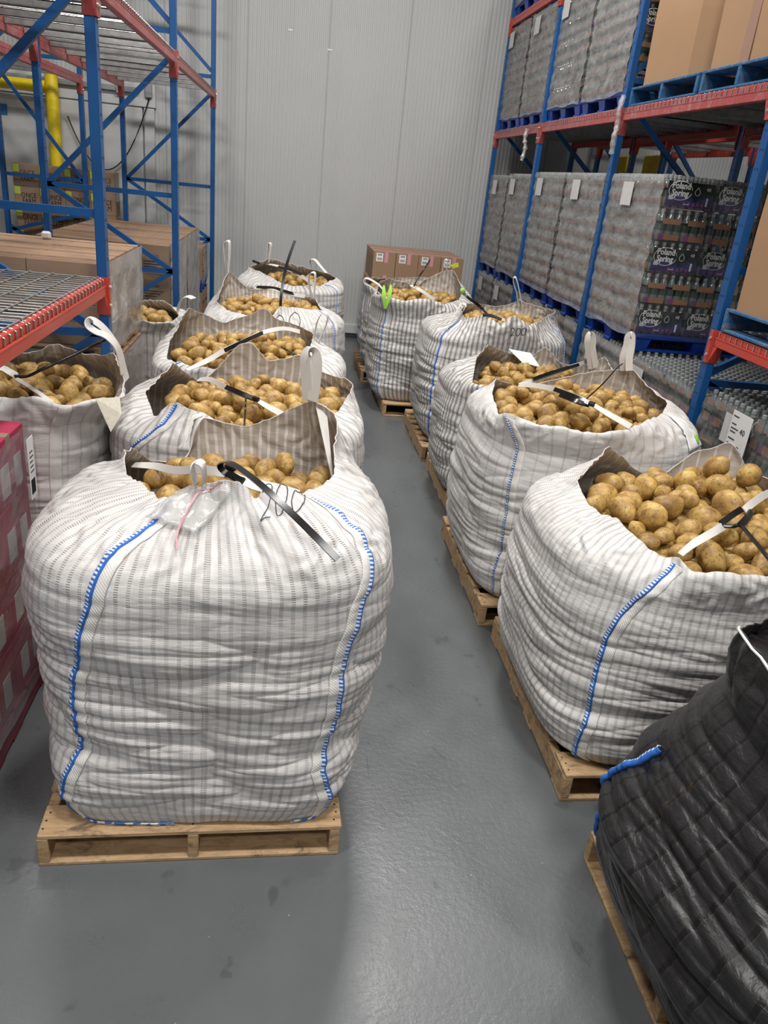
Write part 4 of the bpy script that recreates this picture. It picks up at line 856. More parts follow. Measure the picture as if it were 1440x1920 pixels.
STRAPS = [
('L1', 'S', [(-0.542, 2.746, 1.13), (-0.456, 2.695, 1.15), (-0.361, 2.562, 1.19), (-0.264, 2.431, 1.25), (-0.184, 2.31, 1.29), (-0.141, 2.284, 1.29), (-0.077, 2.287, 1.27), (-0.005, 2.3, 1.25), (0.065, 2.291, 1.235)]),
('L1', 'S2', [(-0.14, 2.278, 1.285), (-0.088, 2.254, 1.27), (-0.03, 2.27, 1.25), (0.021, 2.283, 1.24)]),
('L1', 'K', [(-0.166, 2.287, 1.3), (-0.127, 2.233, 1.3), (-0.11, 2.218, 1.3)]),
('L1', 'T', [(-0.165, 2.252, 1.31), (-0.183, 2.253, 1.33), (-0.175, 2.212, 1.36), (-0.146, 2.114, 1.4), (-0.102, 2.004, 1.42), (-0.032, 1.874, 1.42), (0.061, 1.763, 1.38), (0.156, 1.703, 1.31)]),
('L1', 'Lp', [(-0.252, 2.214, 1.29), (-0.259, 2.171, 1.35), (-0.248, 2.183, 1.37), (-0.227, 2.159, 1.37), (-0.225, 2.184, 1.33), (-0.229, 2.213, 1.29)]),
('L1', 'L', [(0.099, 3.0, 1.347), (0.087, 3.0, 1.46), (0.081, 3.0, 1.52), (0.092, 3.0, 1.548), (0.115, 2.99, 1.546), (0.125, 2.98, 1.511), (0.124, 2.98, 1.436), (0.118, 2.98, 1.354)]),
('L2', 'S', [(-0.473, 4.262, 1.07), (-0.389, 4.091, 1.12), (-0.288, 3.841, 1.15), (-0.205, 3.705, 1.16), (-0.13, 3.653, 1.15), (-0.064, 3.608, 1.13), (0.002, 3.573, 1.11)]),
('L2', 'K', [(-0.285, 3.796, 1.165), (-0.209, 3.669, 1.175), (-0.129, 3.61, 1.165)]),
('L2', 't', [(-0.177, 3.618, 1.17), (-0.176, 3.563, 1.12), (-0.169, 3.378, 1.1)]),
('L3', 'S', [(-0.566, 4.498, 1.06), (-0.467, 4.575, 1.1), (-0.354, 4.721, 1.15), (-0.253, 4.914, 1.17), (-0.156, 5.161, 1.18), (-0.024, 5.416, 1.17), (0.097, 5.505, 1.14)]),
('L3', 'K', [(-0.355, 4.599, 1.17), (-0.264, 4.805, 1.185), (-0.154, 5.11, 1.19)]),
('L3', 't', [(-0.278, 4.713, 1.19), (-0.271, 4.645, 1.24)]),
('L3', 'L', [(0.192, 5.45, 1.044), (0.201, 5.45, 1.147), (0.218, 5.45, 1.242), (0.252, 5.45, 1.297), (0.283, 5.44, 1.279), (0.275, 5.43, 1.213), (0.24, 5.42, 1.119), (0.214, 5.42, 1.041)]),
('L3', 'L', [(-0.726, 5.5, 1.188), (-0.747, 5.5, 1.23), (-0.718, 5.45, 1.305), (-0.669, 5.4, 1.338), (-0.625, 5.35, 1.335)]),
('L3', 't2', [(-0.026, 4.679, 1.2), (0.034, 4.687, 1.17), (0.084, 4.69, 1.15)]),
('L3', 't2', [(0.043, 4.661, 1.17), (0.072, 4.631, 1.12), (0.09, 4.57, 1.08)]),
('L4', 'T', [(-0.052, 6.15, 1.203), (-0.051, 6.16, 1.279), (-0.037, 6.2, 1.416), (-0.007, 6.22, 1.556), (0.036, 6.25, 1.691)]),
('L4', 'S', [(-0.295, 7.15, 1.182), (-0.138, 6.9, 1.225), (0.002, 6.7, 1.225), (0.142, 6.5, 1.24)]),
('L4', 'K', [(-0.273, 7.05, 1.207), (-0.129, 6.9, 1.231), (0.001, 6.7, 1.234), (0.135, 6.55, 1.228)]),
('L4', 'L', [(-0.539, 7.1, 1.315), (-0.559, 7.1, 1.439), (-0.565, 7.1, 1.536), (-0.547, 7.1, 1.564), (-0.523, 7.09, 1.554), (-0.521, 7.08, 1.445), (-0.528, 7.08, 1.318)]),
('L4', 'L', [(0.214, 6.95, 1.16), (0.178, 6.95, 1.295), (0.183, 6.95, 1.368), (0.224, 6.94, 1.381), (0.233, 6.93, 1.302), (0.227, 6.92, 1.166)]),
('L5', 'S', [(-0.247, 8.912, 1.2), (-0.098, 8.775, 1.2), (0.102, 8.224, 1.2), (0.26, 7.827, 1.16)]),
('L5', 'K', [(-0.113, 8.586, 1.22), (0.035, 8.367, 1.22), (0.134, 8.165, 1.21)]),
('L5', 'K', [(-0.392, 8.737, 1.24), (-0.319, 8.633, 1.23)]),
('L5', 'L', [(-0.248, 8.9, 1.23), (-0.24, 8.9, 1.343), (-0.232, 8.9, 1.422), (-0.207, 8.88, 1.404), (-0.214, 8.85, 1.294), (-0.223, 8.85, 1.226)]),
('L5', 'L', [(0.254, 8.9, 1.216), (0.231, 8.85, 1.288), (0.276, 8.8, 1.303), (0.334, 8.7, 1.257), (0.404, 8.6, 1.196)]),
('L0', 'S', [(-1.433, 3.627, 1.22), (-1.307, 3.665, 1.22), (-1.261, 3.648, 1.21), (-1.22, 3.619, 1.2)]),
('L0', 'Tt', [(-1.228, 3.617, 1.2), (-1.167, 3.585, 1.21), (-1.094, 3.585, 1.25), (-0.99, 3.648, 1.3), (-0.84, 3.773, 1.37)]),
('L0', 'G', [(-1.198, 3.537, 1.21), (-1.129, 3.492, 1.19), (-1.046, 3.398, 1.18), (-0.989, 3.347, 1.16)]),
('L0', 'L', [(-0.766, 3.8, 1.168), (-0.775, 3.78, 1.231), (-0.792, 3.76, 1.325), (-0.838, 3.74, 1.41), (-0.879, 3.72, 1.455), (-0.903, 3.7, 1.464), (-0.904, 3.68, 1.443), (-0.872, 3.68, 1.419), (-0.828, 3.69, 1.4), (-0.788, 3.7, 1.356), (-0.776, 3.72, 1.292), (-0.77, 3.74, 1.215)]),
('R1', 'S', [(1.452, 2.317, 1.06), (1.496, 2.327, 1.1), (1.563, 2.352, 1.13), (1.634, 2.389, 1.15)]),
('R1', 'S', [(1.776, 2.501, 1.17), (1.86, 2.583, 1.17), (2.034, 2.75, 1.15), (2.251, 2.934, 1.11)]),
('R1', 'Tt', [(1.611, 2.355, 1.165), (1.64, 2.343, 1.17), (1.658, 2.333, 1.18), (1.63, 2.23, 1.19), (1.594, 2.055, 1.19), (1.591, 1.952, 1.17)]),
('R1', 'K', [(1.621, 2.39, 1.16), (1.693, 2.447, 1.17), (1.751, 2.486, 1.18)]),
('R1', 'K', [(1.658, 2.333, 1.18), (1.723, 2.4, 1.18), (1.778, 2.464, 1.18)]),
('R2', 'S', [(1.431, 4.462, 1.12), (1.46, 4.231, 1.18), (1.5, 3.999, 1.22), (1.527, 3.804, 1.24), (1.576, 3.664, 1.24), (1.635, 3.573, 1.22), (1.722, 3.473, 1.19)]),
('R2', 'K', [(1.463, 3.927, 1.24), (1.503, 3.744, 1.255), (1.56, 3.626, 1.25)]),
('R2', 'K', [(1.458, 3.818, 1.24), (1.5, 3.688, 1.245), (1.556, 3.64, 1.24)]),
('R2', 't2', [(1.559, 3.699, 1.26), (1.706, 3.877, 1.3), (1.883, 4.143, 1.33), (1.967, 4.258, 1.34)]),
('R2', 'L', [(2.123, 4.55, 1.238), (2.098, 4.55, 1.315), (2.103, 4.55, 1.395), (2.101, 4.55, 1.448), (2.115, 4.54, 1.461), (2.125, 4.53, 1.401), (2.125, 4.52, 1.323), (2.134, 4.5, 1.251)]),
('R3', 'S', [(1.492, 4.63, 1.08), (1.637, 4.766, 1.09), (1.84, 4.996, 1.09), (2.058, 5.289, 1.08), (2.268, 5.574, 1.06)]),
('R3', 'K', [(1.6, 4.711, 1.105), (1.831, 4.978, 1.105), (2.134, 5.337, 1.09)]),
('R3', 'L', [(2.344, 5.6, 1.01), (2.303, 5.6, 1.118), (2.269, 5.6, 1.218), (2.278, 5.6, 1.275), (2.304, 5.59, 1.255), (2.32, 5.58, 1.165), (2.368, 5.56, 1.029)]),
('R4', 'S', [(1.616, 6.328, 1.24), (1.662, 6.241, 1.25), (1.794, 6.273, 1.22)]),
('R4', 'T', [(1.427, 6.342, 1.4), (1.484, 6.325, 1.36), (1.575, 6.333, 1.31), (1.627, 6.337, 1.27), (1.62, 6.164, 1.26)]),
('R4', 'K', [(1.574, 6.163, 1.265), (1.646, 6.147, 1.265), (1.716, 6.095, 1.25)]),
('R4', 'L', [(2.17, 7.2, 1.224), (2.136, 7.2, 1.33), (2.089, 7.2, 1.423), (2.081, 7.2, 1.466), (2.104, 7.19, 1.464), (2.151, 7.18, 1.358), (2.197, 7.17, 1.231)]),
('R4', 'L', [(1.316, 6.25, 1.099), (1.35, 6.3, 1.18), (1.414, 6.4, 1.255), (1.455, 6.45, 1.295), (1.478, 6.42, 1.284), (1.462, 6.4, 1.242)]),
('R5', 'S', [(1.219, 7.832, 1.24), (1.303, 7.655, 1.22), (1.385, 7.324, 1.19)]),
('R5', 'Tt', [(1.23, 7.69, 1.25), (1.282, 7.778, 1.33), (1.328, 7.783, 1.41), (1.396, 7.9, 1.49)]),
('R5', 'L', [(1.657, 8.5, 1.333), (1.659, 8.5, 1.411), (1.665, 8.5, 1.456), (1.693, 8.49, 1.448), (1.699, 8.48, 1.344)]),
('R5', 'L', [(0.971, 8.0, 1.084), (0.864, 8.0, 1.161), (0.772, 8.0, 1.206), (0.763, 8.0, 1.242), (0.812, 8.0, 1.246), (0.915, 8.0, 1.197), (0.988, 8.0, 1.129)])]

NZ = {'K': 'black cable tie knotted over the straps of the ', 'T': 'long black cable tie with its free end sticking out of the ', 't': 'thin black tie end on the ', 'Tt': 'thin long black cable tie across the '}
tie_n = {}
TIES = {}
for key, kind, pts in STRAPS:
    bg = BAGS[key]; k0 = kind.rstrip('2')
    if k0 == 'S':
        n = len(pts); dirs = [(0.3, 0.9, 0.35), (0.0, 0.6, 0.8)] if n < 5 else [(0.3, 0.9, 0.3), (0.0, 0.5, 0.85), (0, 0.9, 0.2), (0.1, 0.5, 0.8)]
        strap('cross_strap', pts, 0.030 if kind == 'S' else 0.018, bg.root, dirs)
    elif k0 == 'L':
        strap('lifting_loop', pts, 0.044 if key not in ('L1',) else 0.05, bg.root, (0.75, -0.55, 0.15) if key in ('L1', 'R2', 'R3') else ((0.3, 0.9, 0.2)))
    elif k0 == 'Lp':
        strap('small_loop', pts, 0.028, bg.root, (0.3, 0.9, 0.2))
    elif k0 == 'G':
        strap('grey_strap', pts, 0.022, bg.root, (0.8, 0.6, 0.1), mat='paper_dull')
    else:
        TIES.setdefault(key, []).append((k0, pts))
TIE_L = {'L1': 'long glossy black cable tie on the nearest left bag, tail lying down its front',
         'L2': 'black cable tie joining the cross straps over the second bag of the left row', 'L3': 'black cable tie across the straps of the third bag of the left row',
         'L4': 'upright black cable tie standing tall from the fourth bag of the left row', 'L5': 'short black cable tie on the farthest bag of the left row',
         'L0': 'long straight black tie slanting up over the bag below the red shelf', 'R1': 'black cable tie knotting the straps over the nearest white bag on the right',
         'R2': 'black cable tie across the second white bag on the right, thin cord rising', 'R3': 'black cable tie over the third white bag on the right',
         'R4': 'black cable tie curving down over the rim of the boldly striped fourth bag', 'R5': 'thin black tie sticking up from the fifth bag on the right, before the cartons'}
for key, lst in TIES.items():
    c = lst[0][1][0]; t = thing('cable_tie', TIE_L[key], 'cable tie', c, 0, 'black cable ties on the bags'); dirs = (0.5, 0.4, 0.7)
    for k0, pts in lst:
        loc = [tuple(p[i] - c[i] for i in range(3)) for p in pts]
        if k0 == 'T':
            q = spline(loc, 10); MB().ribbon(q, (0.85, 0.5, 0.1) if key == 'L1' else (1, 0, 0), 0.020 if key == 'L1' else 0.022, 0.0035).build('tie_tail', 'black', t, smooth=40)
        elif k0 == 'K':
            q = spline(loc, 6); MB().ribbon(q, (0.1, 0.8, 0.5), 0.024, 0.010).build('tie_band', 'black', t, smooth=40)
        else:
            MB().tube(spline(loc, 6), 0.0075 if k0 == 'Tt' else 0.004, 6).build('tie_cord', 'black', t, smooth=60)
    if key in ('L1', 'L2', 'R1', 'R2'):
        p = lst[0][1][-1] if key != 'L1' else (-0.155, 2.29, 1.315)
        o = MB().box(-0.017, 0.017, -0.011, 0.011, -0.008, 0.012, 0.003).build('locking_head', 'black', t); o.location = [p[i] - c[i] for i in range(3)]; o.rotation_euler = (0.2, 0.1, -0.5)
        if key == 'L1x':
            o = MB().box(-0.022, 0.022, -0.010, 0.010, -0.008, 0.012, 0.003).build('locking_head', 'black', t); o.location = (-0.19 - c[0], 2.34 - c[1], 1.335 - c[2]); o.rotation_euler = (0.2, 0.1, -0.9)

# writing, patches and tags on the bags
def ink(key, strokes, org, ux, uy, sc, r=0.0018, mode='xy'):
    """marker strokes projected on the cloth (from above for 'xy', from the front for 'xz')"""
    bg = BAGS[key]; b = MB(); ax = (0, 1) if mode == 'xy' else (0, 2)
    ok = (bg.P[:, :, 2] > 1.0) if mode == 'xy' else ((bg.P[:, :, 1] < bg.c[1] - 0.2 * bg.hy) & (bg.N[:, :, 1] < 0))
    ok[: int(0.45 * bg.nv)] = False
    Q = bg.P[ok]; NN = bg.N[ok]
    for st in strokes:
        pts = []
        for p2 in spline([(a, c, 0) for a, c in st], 5):
            w_ = Vector(org) + Vector(ux) * p2.x * sc + Vector(uy) * p2.y * sc
            d2 = (Q[:, ax[0]] - w_[ax[0]]) ** 2 + (Q[:, ax[1]] - w_[ax[1]]) ** 2; near = np.argsort(d2)[:6]
            ww = 1 / (d2[near] + 1e-5); ww /= ww.sum(); q = (Q[near] * ww[:, None]).sum(0); n = (NN[near] * ww[:, None]).sum(0)
            q = Vector(q) + Vector(n) * 0.005; q[ax[0]] = w_[ax[0]]; q[ax[1]] = w_[ax[1]]; pts.append(q)
        b.tube(pts, r, 5)
    return b.build('marker_writing', 'ink', bg.root)
Z2 = [(0.0, 0.75), (0.2, 1.0), (0.5, 0.9), (0.55, 0.55), (0.3, 0.2), (0.1, 0.0), (0.35, 0.04), (0.65, 0.02)]
Z0 = [(0.3, 1.0), (0.05, 0.75), (0.0, 0.35), (0.2, 0.0), (0.5, 0.1), (0.65, 0.5), (0.55, 0.85), (0.3, 1.0)]
def shift(st, a, k=1.0): return [(x * k + a, y * k) for x, y in st]
ink('L1', [Z2, shift(Z0, 0.85), shift([(0.45, 0.95), (0.2, 0.7), (0.1, 0.2), (0.35, -0.1), (0.75, 0.1), (0.85, 0.6), (0.6, 0.95), (0.3, 1.0)], 1.7, 1.0)], (-0.055, 2.10, 0), (0.75, 0.20, 0), (0.10, 2.3, 0), 0.07, 0.0016)
ink('L4', [shift(Z0, 0, 1), shift(Z0, 1.0, 1.2)], (-0.09, 0, 1.03), (1, 0, 0), (0, 0, 1), 0.11, 0.003, 'xz')
ink('R4', [Z2, shift(Z0, 0.8, 1), shift(Z0, 1.6, 1)], (1.80, 0, 1.13), (1, 0, 0.1), (0, 0, 1), 0.06, 0.0025, 'xz')
# clear document pocket with a pink edge on the nearest left bag
def patch(key, corners, mat, name, nx=12, ny=12, off=0.006, label=None, wave=0.004):
    bg = BAGS[key]; vs = []; A, B, C_, D_ = [Vector(p) for p in corners]
    for j in range(ny + 1):
        for i in range(nx + 1):
            f, g_ = i / nx, j / ny; p0 = A.lerp(B, f).lerp(D_.lerp(C_, f), g_)
            ph, v = bg.near(*p0); q, n = bg.at(ph, v); d = p0 - q; h = d.dot(n); d -= n * h
            vs.append(q + d + n * (off + wave * (1 + mnoise.noise(Vector((f * 4, g_ * 4, 1.7))))))
    fs = [(j * (nx + 1) + i, j * (nx + 1) + i + 1, (j + 1) * (nx + 1) + i + 1, (j + 1) * (nx + 1) + i) for j in range(ny) for i in range(nx)]
    o = MB().add(vs, fs).build(name, mat, bg.root, smooth=0); md = o.modifiers.new('thick', 'SOLIDIFY'); md.thickness = 0.001
    if label: o['label'] = label
    return o
patch('L1', [(-0.385, 2.10, 1.23), (-0.23, 2.02, 1.22), (-0.14, 2.21, 1.27), (-0.30, 2.24, 1.25)], 'poly', 'document_pocket', label='clear plastic pocket with a pink edge', off=0.012, wave=0.008)
bq = BAGS['L1']; pp = []
for (x, y, z) in spline([(-0.265, 1.96, 1.21), (-0.275, 2.05, 1.23), (-0.26, 2.13, 1.25), (-0.22, 2.19, 1.27), (-0.165, 2.21, 1.28)], 8):
    ph, v = bq.near(x, y, z); q, n = bq.at(ph, v); d = Vector((x, y, z)) - q; d -= n * d.dot(n); pp.append(q + d + n * 0.026)
MB().ribbon(pp, (1, 0.2, 0), 0.006, 0.002).build('pink_zip_edge', 'pink', BAGS['L1'].root)
patch('R2', [(2.03, 3.72, 1.21), (2.12, 3.72, 1.19), (2.23, 3.60, 1.08), (2.10, 3.52, 1.06)], 'white', 'content_label', label='white label with a green emblem')
patch('R2', [(2.14, 3.63, 1.12), (2.17, 3.63, 1.115), (2.18, 3.60, 1.08), (2.15, 3.59, 1.085)], 'green_tag', 'green_emblem', 4, 4, off=0.012)
patch('L2', [(-0.40, 3.38, 1.13), (-0.36, 3.38, 1.13), (-0.40, 3.3, 1.0), (-0.45, 3.3, 1.0)], 'webbing', 'seam_fold')
# paper sheet and green tags on the bags further back
def sheet(pts, mat, name, parent, th=0.0015): 
    b = MB(); b.add(pts, [(0, 1, 2, 3)]); o = b.build(name, mat, parent); md = o.modifiers.new('thick', 'SOLIDIFY'); md.thickness = th; return o
sheet([(1.735, 5.83, 1.07), (1.93, 5.86, 1.045), (1.955, 5.65, 0.985), (1.79, 5.58, 1.02)], 'white', 'paper_sheet', BAGS['R3'].root)
def tag_leaf(parent, base, tips, name, mat, w=0.05):
    for i, tp in enumerate(tips):
        m = Vector(base).lerp(Vector(tp), 0.5) + Vector((0.02 * (i - 0.5), -0.02, 0.015))
        MB().ribbon(spline([base, m, tp], 6), (1, -0.2, 0.2), [w * (0.4 + 1.1 * math.sin(3.14 * k / 12.5)) for k in range(13)], 0.003).build(name, mat, parent, smooth=60)
sheet([(-0.81, 3.34, 1.20), (-0.72, 3.40, 1.195), (-0.705, 3.36, 1.13), (-0.745, 3.31, 1.06)], 'cream', 'content_label', BAGS['L0'].root)
tag_leaf(BAGS['R5'].root, (0.925, 7.36, 1.06), [(0.90, 7.42, 1.27), (0.965, 7.42, 1.28)], 'green_tag', 'green_tag', 0.024)
sheet([(1.70, 8.42, 1.41), (1.80, 8.42, 1.45), (1.81, 8.42, 1.40), (1.75, 8.42, 1.39)], 'lime', 'yellow_tag', BAGS['R5'].root)
tag_leaf(BAGS['R5'].root, (1.80, 7.9, 1.17), [(1.76, 7.9, 1.25)], 'green_tag', 'green_tag', 0.03)
sheet([(0.13, 2.99, 1.34), (0.175, 2.98, 1.335), (0.205, 2.74, 1.13), (0.20, 2.73, 1.12)], 'webbing', 'inner_webbing', BAGS['L1'].root, 0.003)
for k in BAGS: BAGS[k].done()

# ------------------------------------------------------------------ potatoes
def potato_mesh(seed, sub=3):
    import bmesh
    bm = bmesh.new(); bmesh.ops.create_icosphere(bm, subdivisions=sub, radius=1.0)
    r = random.Random(seed); eyes = [Vector((r.gauss(0, 1), r.gauss(0, 1), r.gauss(0, 1))).normalized() for _ in range(6)]
    bx = r.uniform(-0.16, 0.16); tap = r.uniform(-0.14, 0.14); sy, sz = r.uniform(0.76, 0.9), r.uniform(0.66, 0.8)
    for v in bm.verts:
        n = v.co.normalized(); k = 1 + 0.13 * mnoise.noise(n * 1.2 + Vector((seed, 0, 0))) + 0.035 * mnoise.noise(n * 3.4 + Vector((0, seed, 0)))
        for e in eyes:
            d = (n - e).length
            if d < 0.3: k -= 0.045 * (1 - d / 0.3) ** 2
        p = n * k; p = Vector((p.x, p.y * sy * (1 + tap * p.x), p.z * sz * (1 + tap * p.x))); p.y += bx * p.x * p.x; v.co = p
    me = bpy.data.meshes.new('potato'); bm.to_mesh(me); bm.free(); me.materials.append(M['potato'])
    me.polygons.foreach_set('use_smooth', [True] * len(me.polygons)); me.update(); return me
POT = [potato_mesh(k) for k in range(9)]; POT_LO = [potato_mesh(k, 2) for k in range(4)]
LO = [(np.array([v.co[:] for v in m.vertices]), [tuple(p.vertices) for p in m.polygons]) for m in POT_LO]
def inside_frac(bg, x, y):
    ph = math.atan2((y - bg.c[1]) / bg.hy, (x - bg.c[0]) / bg.hx)
    u = int(round(((ph - bg.phi0) / (2 * math.pi) * bg.nu))) % bg.nu
    rx, ry, rz, st = bg.rim[u]; R = math.hypot(rx - bg.c[0], ry - bg.c[1]); return math.hypot(x - bg.c[0], y - bg.c[1]) / max(R, 0.02), rz, st, R
HEAP = {'R1': (0.98, 1.06), 'R2': (1.07, 1.13), 'L1': (1.06, 1.10), 'L2': (1.03, 1.09), 'L3': (1.01, 1.08), 'L0': (1.08, 1.12), 'R3': (0.92, 0.99), 'R4': (1.12, 1.16), 'R5': (1.07, 1.13),
        'L4': (1.05, 1.12), 'L5': (1.06, 1.12), 'L6': (1.02, 1.06), 'R6': (0.98, 1.02)}
rest_v = []; rest_f = []; nrest = 0; TOP = []
def clear_of_cloth(bg, x, y, z, r):
    ph = math.atan2((y - bg.c[1]) / bg.hy, (x - bg.c[0]) / bg.hx); u = int(round(((ph - bg.phi0) / (2 * math.pi) * bg.nu))) % bg.nu
    q = bg.P[:, [(u - 3) % bg.nu, u, (u + 3) % bg.nu]]; near = np.abs(q[:, :, 2] - z) < 0.045
    if not near.any(): return True
    rho = np.hypot(q[:, :, 0] - bg.c[0], q[:, :, 1] - bg.c[1])[near].min()
    return math.hypot(x - bg.c[0], y - bg.c[1]) < rho - r
def euler_m(r):
    return Matrix.Rotation(r.uniform(0, 6.283), 3, 'Z') @ Matrix.Rotation(r.gauss(0, 0.35), 3, 'Y') @ Matrix.Rotation(r.uniform(0, 6.283), 3, 'X')
def bury(p, r, R3, kk):
    global nrest
    V, F = LO[kk % 4]; mt = np.array(R3); W = (V * r) @ mt.T + np.array(p)
    rest_v.append(W); rest_f.extend([tuple(i + nrest for i in f) for f in F]); nrest += len(V)
for key, (ze, zc) in HEAP.items():
    bg = BAGS[key]; r_ = random.Random(hash(key) % 1000 if False else sum(map(ord, key)) * 7); far = key in ('L5', 'R6', 'L6', 'R5', 'R4', 'L4', 'R3', 'L3')
    dh = lambda f: ze + (zc - ze) * max(0, 1 - f * f)
    balls = []; sp = 0.072
    x0, x1, y0, y1 = bg.c[0] - bg.hx, bg.c[0] + bg.hx, bg.c[1] - bg.hy, bg.c[1] + bg.hy
    for lay, dz in ((0, 0.125), (1, 0.075)):
        j = 0; y = y0
        while y < y1:
            x = x0 + (sp / 2 if (j + lay) % 2 else 0)
            while x < x1:
                px, py = x + r_.uniform(-.012, .012), y + r_.uniform(-.012, .012); f, rz, st, R = inside_frac(bg, px, py)
                if (1 - f) * R > 0.05:
                    rr = r_.uniform(0.039, 0.047); z = dh(f) - dz + r_.uniform(-.008, .008); balls.append((px, py, z, rr)); clear_of_cloth(bg, px, py, z, rr * 1.15) and bury((px, py, z), rr * 1.1, euler_m(r_), j)
                x += sp
            y += sp * 0.87; j += 1
    balls = [b_ for b_ in balls if b_[2] > dh(1) - 0.12]
    top = []
    tries = 900 if not far else 600
    for k in range(tries):
        a = r_.uniform(0, 6.283); px, py = r_.uniform(x0, x1), r_.uniform(y0, y1); f, rz, st, R = inside_frac(bg, px, py)
        if f > 1.0 or (1 - f) * R < (0.036 if st > 0.6 else 0.03): continue
        rr = r_.choice((0.036, 0.042, 0.046, 0.050, 0.055)) * (1.0 if key not in ('R1',) else 1.10)
        z = dh(f) - 0.06
        for (bx, by, bz, br) in balls + top:
            d2 = (bx - px) ** 2 + (by - py) ** 2; s2 = (br + rr) * 0.93
            if d2 < s2 * s2:
                z = max(z, bz + math.sqrt(s2 * s2 - d2) * 0.86)
        if z > dh(f) + 0.012 + r_.uniform(0, 0.022): continue
        if not clear_of_cloth(bg, px, py, z, rr * 0.95): continue
        top.append((px, py, z, rr))
    for t_ in top: TOP.append((key, t_, r_.random()))
for (p, rr) in (((2.00, 3.10, 1.135), 0.060), ((2.14, 3.06, 1.115), 0.05)): TOP.append(('R1', (*p, rr), 0.3))
C0 = Vector((0, 0, 2.2)); IND = {'R1': 0, 'L1': 0, 'L2': 0, 'R2': 0, 'L0': 0, 'L3': 1, 'R3': 1}
sel = []
for key, t_, q in TOP:
    d = Vector(t_[:3]) - C0; vis = 1.0
    cs = Vector(CAM_R[0]).copy(); cc = Matrix(CAM_R).transposed() @ d
    px, py = 720 - FPX * cc.x / cc.z, 960 + FPX * cc.y / cc.z
    inview = -30 < px < 1470
    sel.append((0 if (key in IND and inview) else 1, IND.get(key, 2), d.length, key, t_, q))
sel.sort(key=lambda s_: s_[:3])
ORD = ['largest', 'second largest', 'third largest', 'fourth largest', 'fifth largest', 'sixth largest', 'seventh largest', 'eighth largest', 'ninth largest', 'tenth largest', 'eleventh largest', 'twelfth largest', 'thirteenth largest', 'fourteenth largest', 'fifteenth largest']
single = [s_ for s_ in sel if s_[0] == 0][:300]; rest = sel[len(single):]
chosen = set(id(s_) for s_ in single)
reg = {}
for s_ in single:
    key, t_ = s_[3], s_[4]; bg = BAGS[key]; rm = bg.rim
    fx = (t_[0] - rm[:, 0].min()) / (np.ptp(rm[:, 0])); fy = (t_[1] - rm[:, 1].min()) / (np.ptp(rm[:, 1]))
    nx = ['left', 'left of centre', 'middle', 'right of centre', 'right'][min(4, int(fx * 5))]; ny = ['front', 'front half', 'back half', 'back'][min(3, int(fy * 4))]
    reg.setdefault((key, ny, nx), []).append(s_)
for (key, ny, nx), lst in reg.items():
    lst.sort(key=lambda s_: -s_[4][3])
    for i, s_ in enumerate(lst):
        (x, y, z, rr) = s_[4]; rnd = random.Random(int((x * 77 + y * 131) * 1e3))
        o = link('potato', POT[rnd.randrange(len(POT))]); o.location = (x, y, z); sc = rr * 1.2
        o.rotation_euler = euler_m(rnd).to_euler(); o.scale = (sc, sc, sc)
        lab = '%s potato, %s %s of the %s heap' % (ORD[min(i, 14)], nx, ny, ROW[key])
        if z > HEAP[key][1] + 0.045: lab = 'large smooth potato lying on top of the nearest right heap' + (', left one' if x < 2.1 else ', right one')
        tag(o, lab, 'potato', 'potatoes in the ' + ROW[key])
for i, s_ in enumerate(rest):
    (x, y, z, rr) = s_[4]; rnd = random.Random(i); bury((x, y, z), rr * 1.2, euler_m(rnd), i)
me = bpy.data.meshes.new('potato_heap'); me.from_pydata(np.concatenate(rest_v).tolist(), [], rest_f); me.materials.append(M['potato_far'])
me.polygons.foreach_set('use_smooth', [True] * len(rest_f)); me.update()
tag(link('potato_heap', me), 'brown potatoes heaped in the open bags of both rows, under and behind the nearest ones', 'potatoes', kind='stuff')

# black bag at the lower right: closed, dark mesh fabric
RIM['R0'] = [(1.27, 1.66, 1.17, 1), (1.45, 1.78, 1.12, 1), (1.75, 1.75, 1.20, 1), (2.15, 1.7, 1.15, 1), (2.3, 1.4, 1.1, 0), (2.1, 1.1, 1.1, 0), (1.75, 0.95, 1.1, 0), (1.42, 1.0, 1.12, 0), (1.30, 1.2, 1.14, 0), (1.25, 1.45, 1.17, 1)]
bk = Bag((1.80, 1.32), 0.81, 0.67, 0.137, 0.98, RIM['R0'], [(0, 0.78), (0.08, 0.86), (0.2, 0.93), (0.35, 0.98), (0.45, 1.0), (0.56, 0.985), (0.68, 0.90), (0.8, 0.82), (0.92, 0.76), (1.0, 0.72)], nu=440, nb=190, nr=60, seed=21, wr=1.3, expo=2.8, smooth=2.5)
t = thing('black_bulk_bag', 'large bulging black mesh bag on a pine pallet at the lower right corner', 'bulk bag', (1.77, 1.34, 0.137))
off = Vector((-1.77, -1.34, -0.137))
body = link('bag_body', bk.mesh('bag_body', 'black_cloth', 'black_cloth'), t); md = body.modifiers.new('thick', 'SOLIDIFY'); md.thickness = 0.004; md.offset = -1
bk.base().build('bag_base', 'black_cloth', t)
lid = MB(); rp = [tuple(p - np.array([0, 0, 0.03])) for p in bk.P[-4]]; cc = tuple(np.mean(rp, axis=0)); lid.add(rp + [cc], [(i, (i + 1) % bk.nu, bk.nu) for i in range(bk.nu)]); lid.build('folded_top', 'black_cloth', t)
bk.strip('blue_stitching', [(0.0, math.radians(139)), (0.3, math.radians(143)), (0.6, math.radians(150)), (1, math.radians(155))], 0.022, 'stitch', t, 0.010, vr=(0.0, 0.55), n=120)
cord = [bk.at(bk.near(*p)[0], 0.995, 0.006)[0] for p in [(1.21 + 0.02 * k, 1.72 - 0.055 * k, 1.2) for k in range(10)]]
MB().tube(cord, 0.004, 6).build('white_cord', 'white', t, smooth=60)
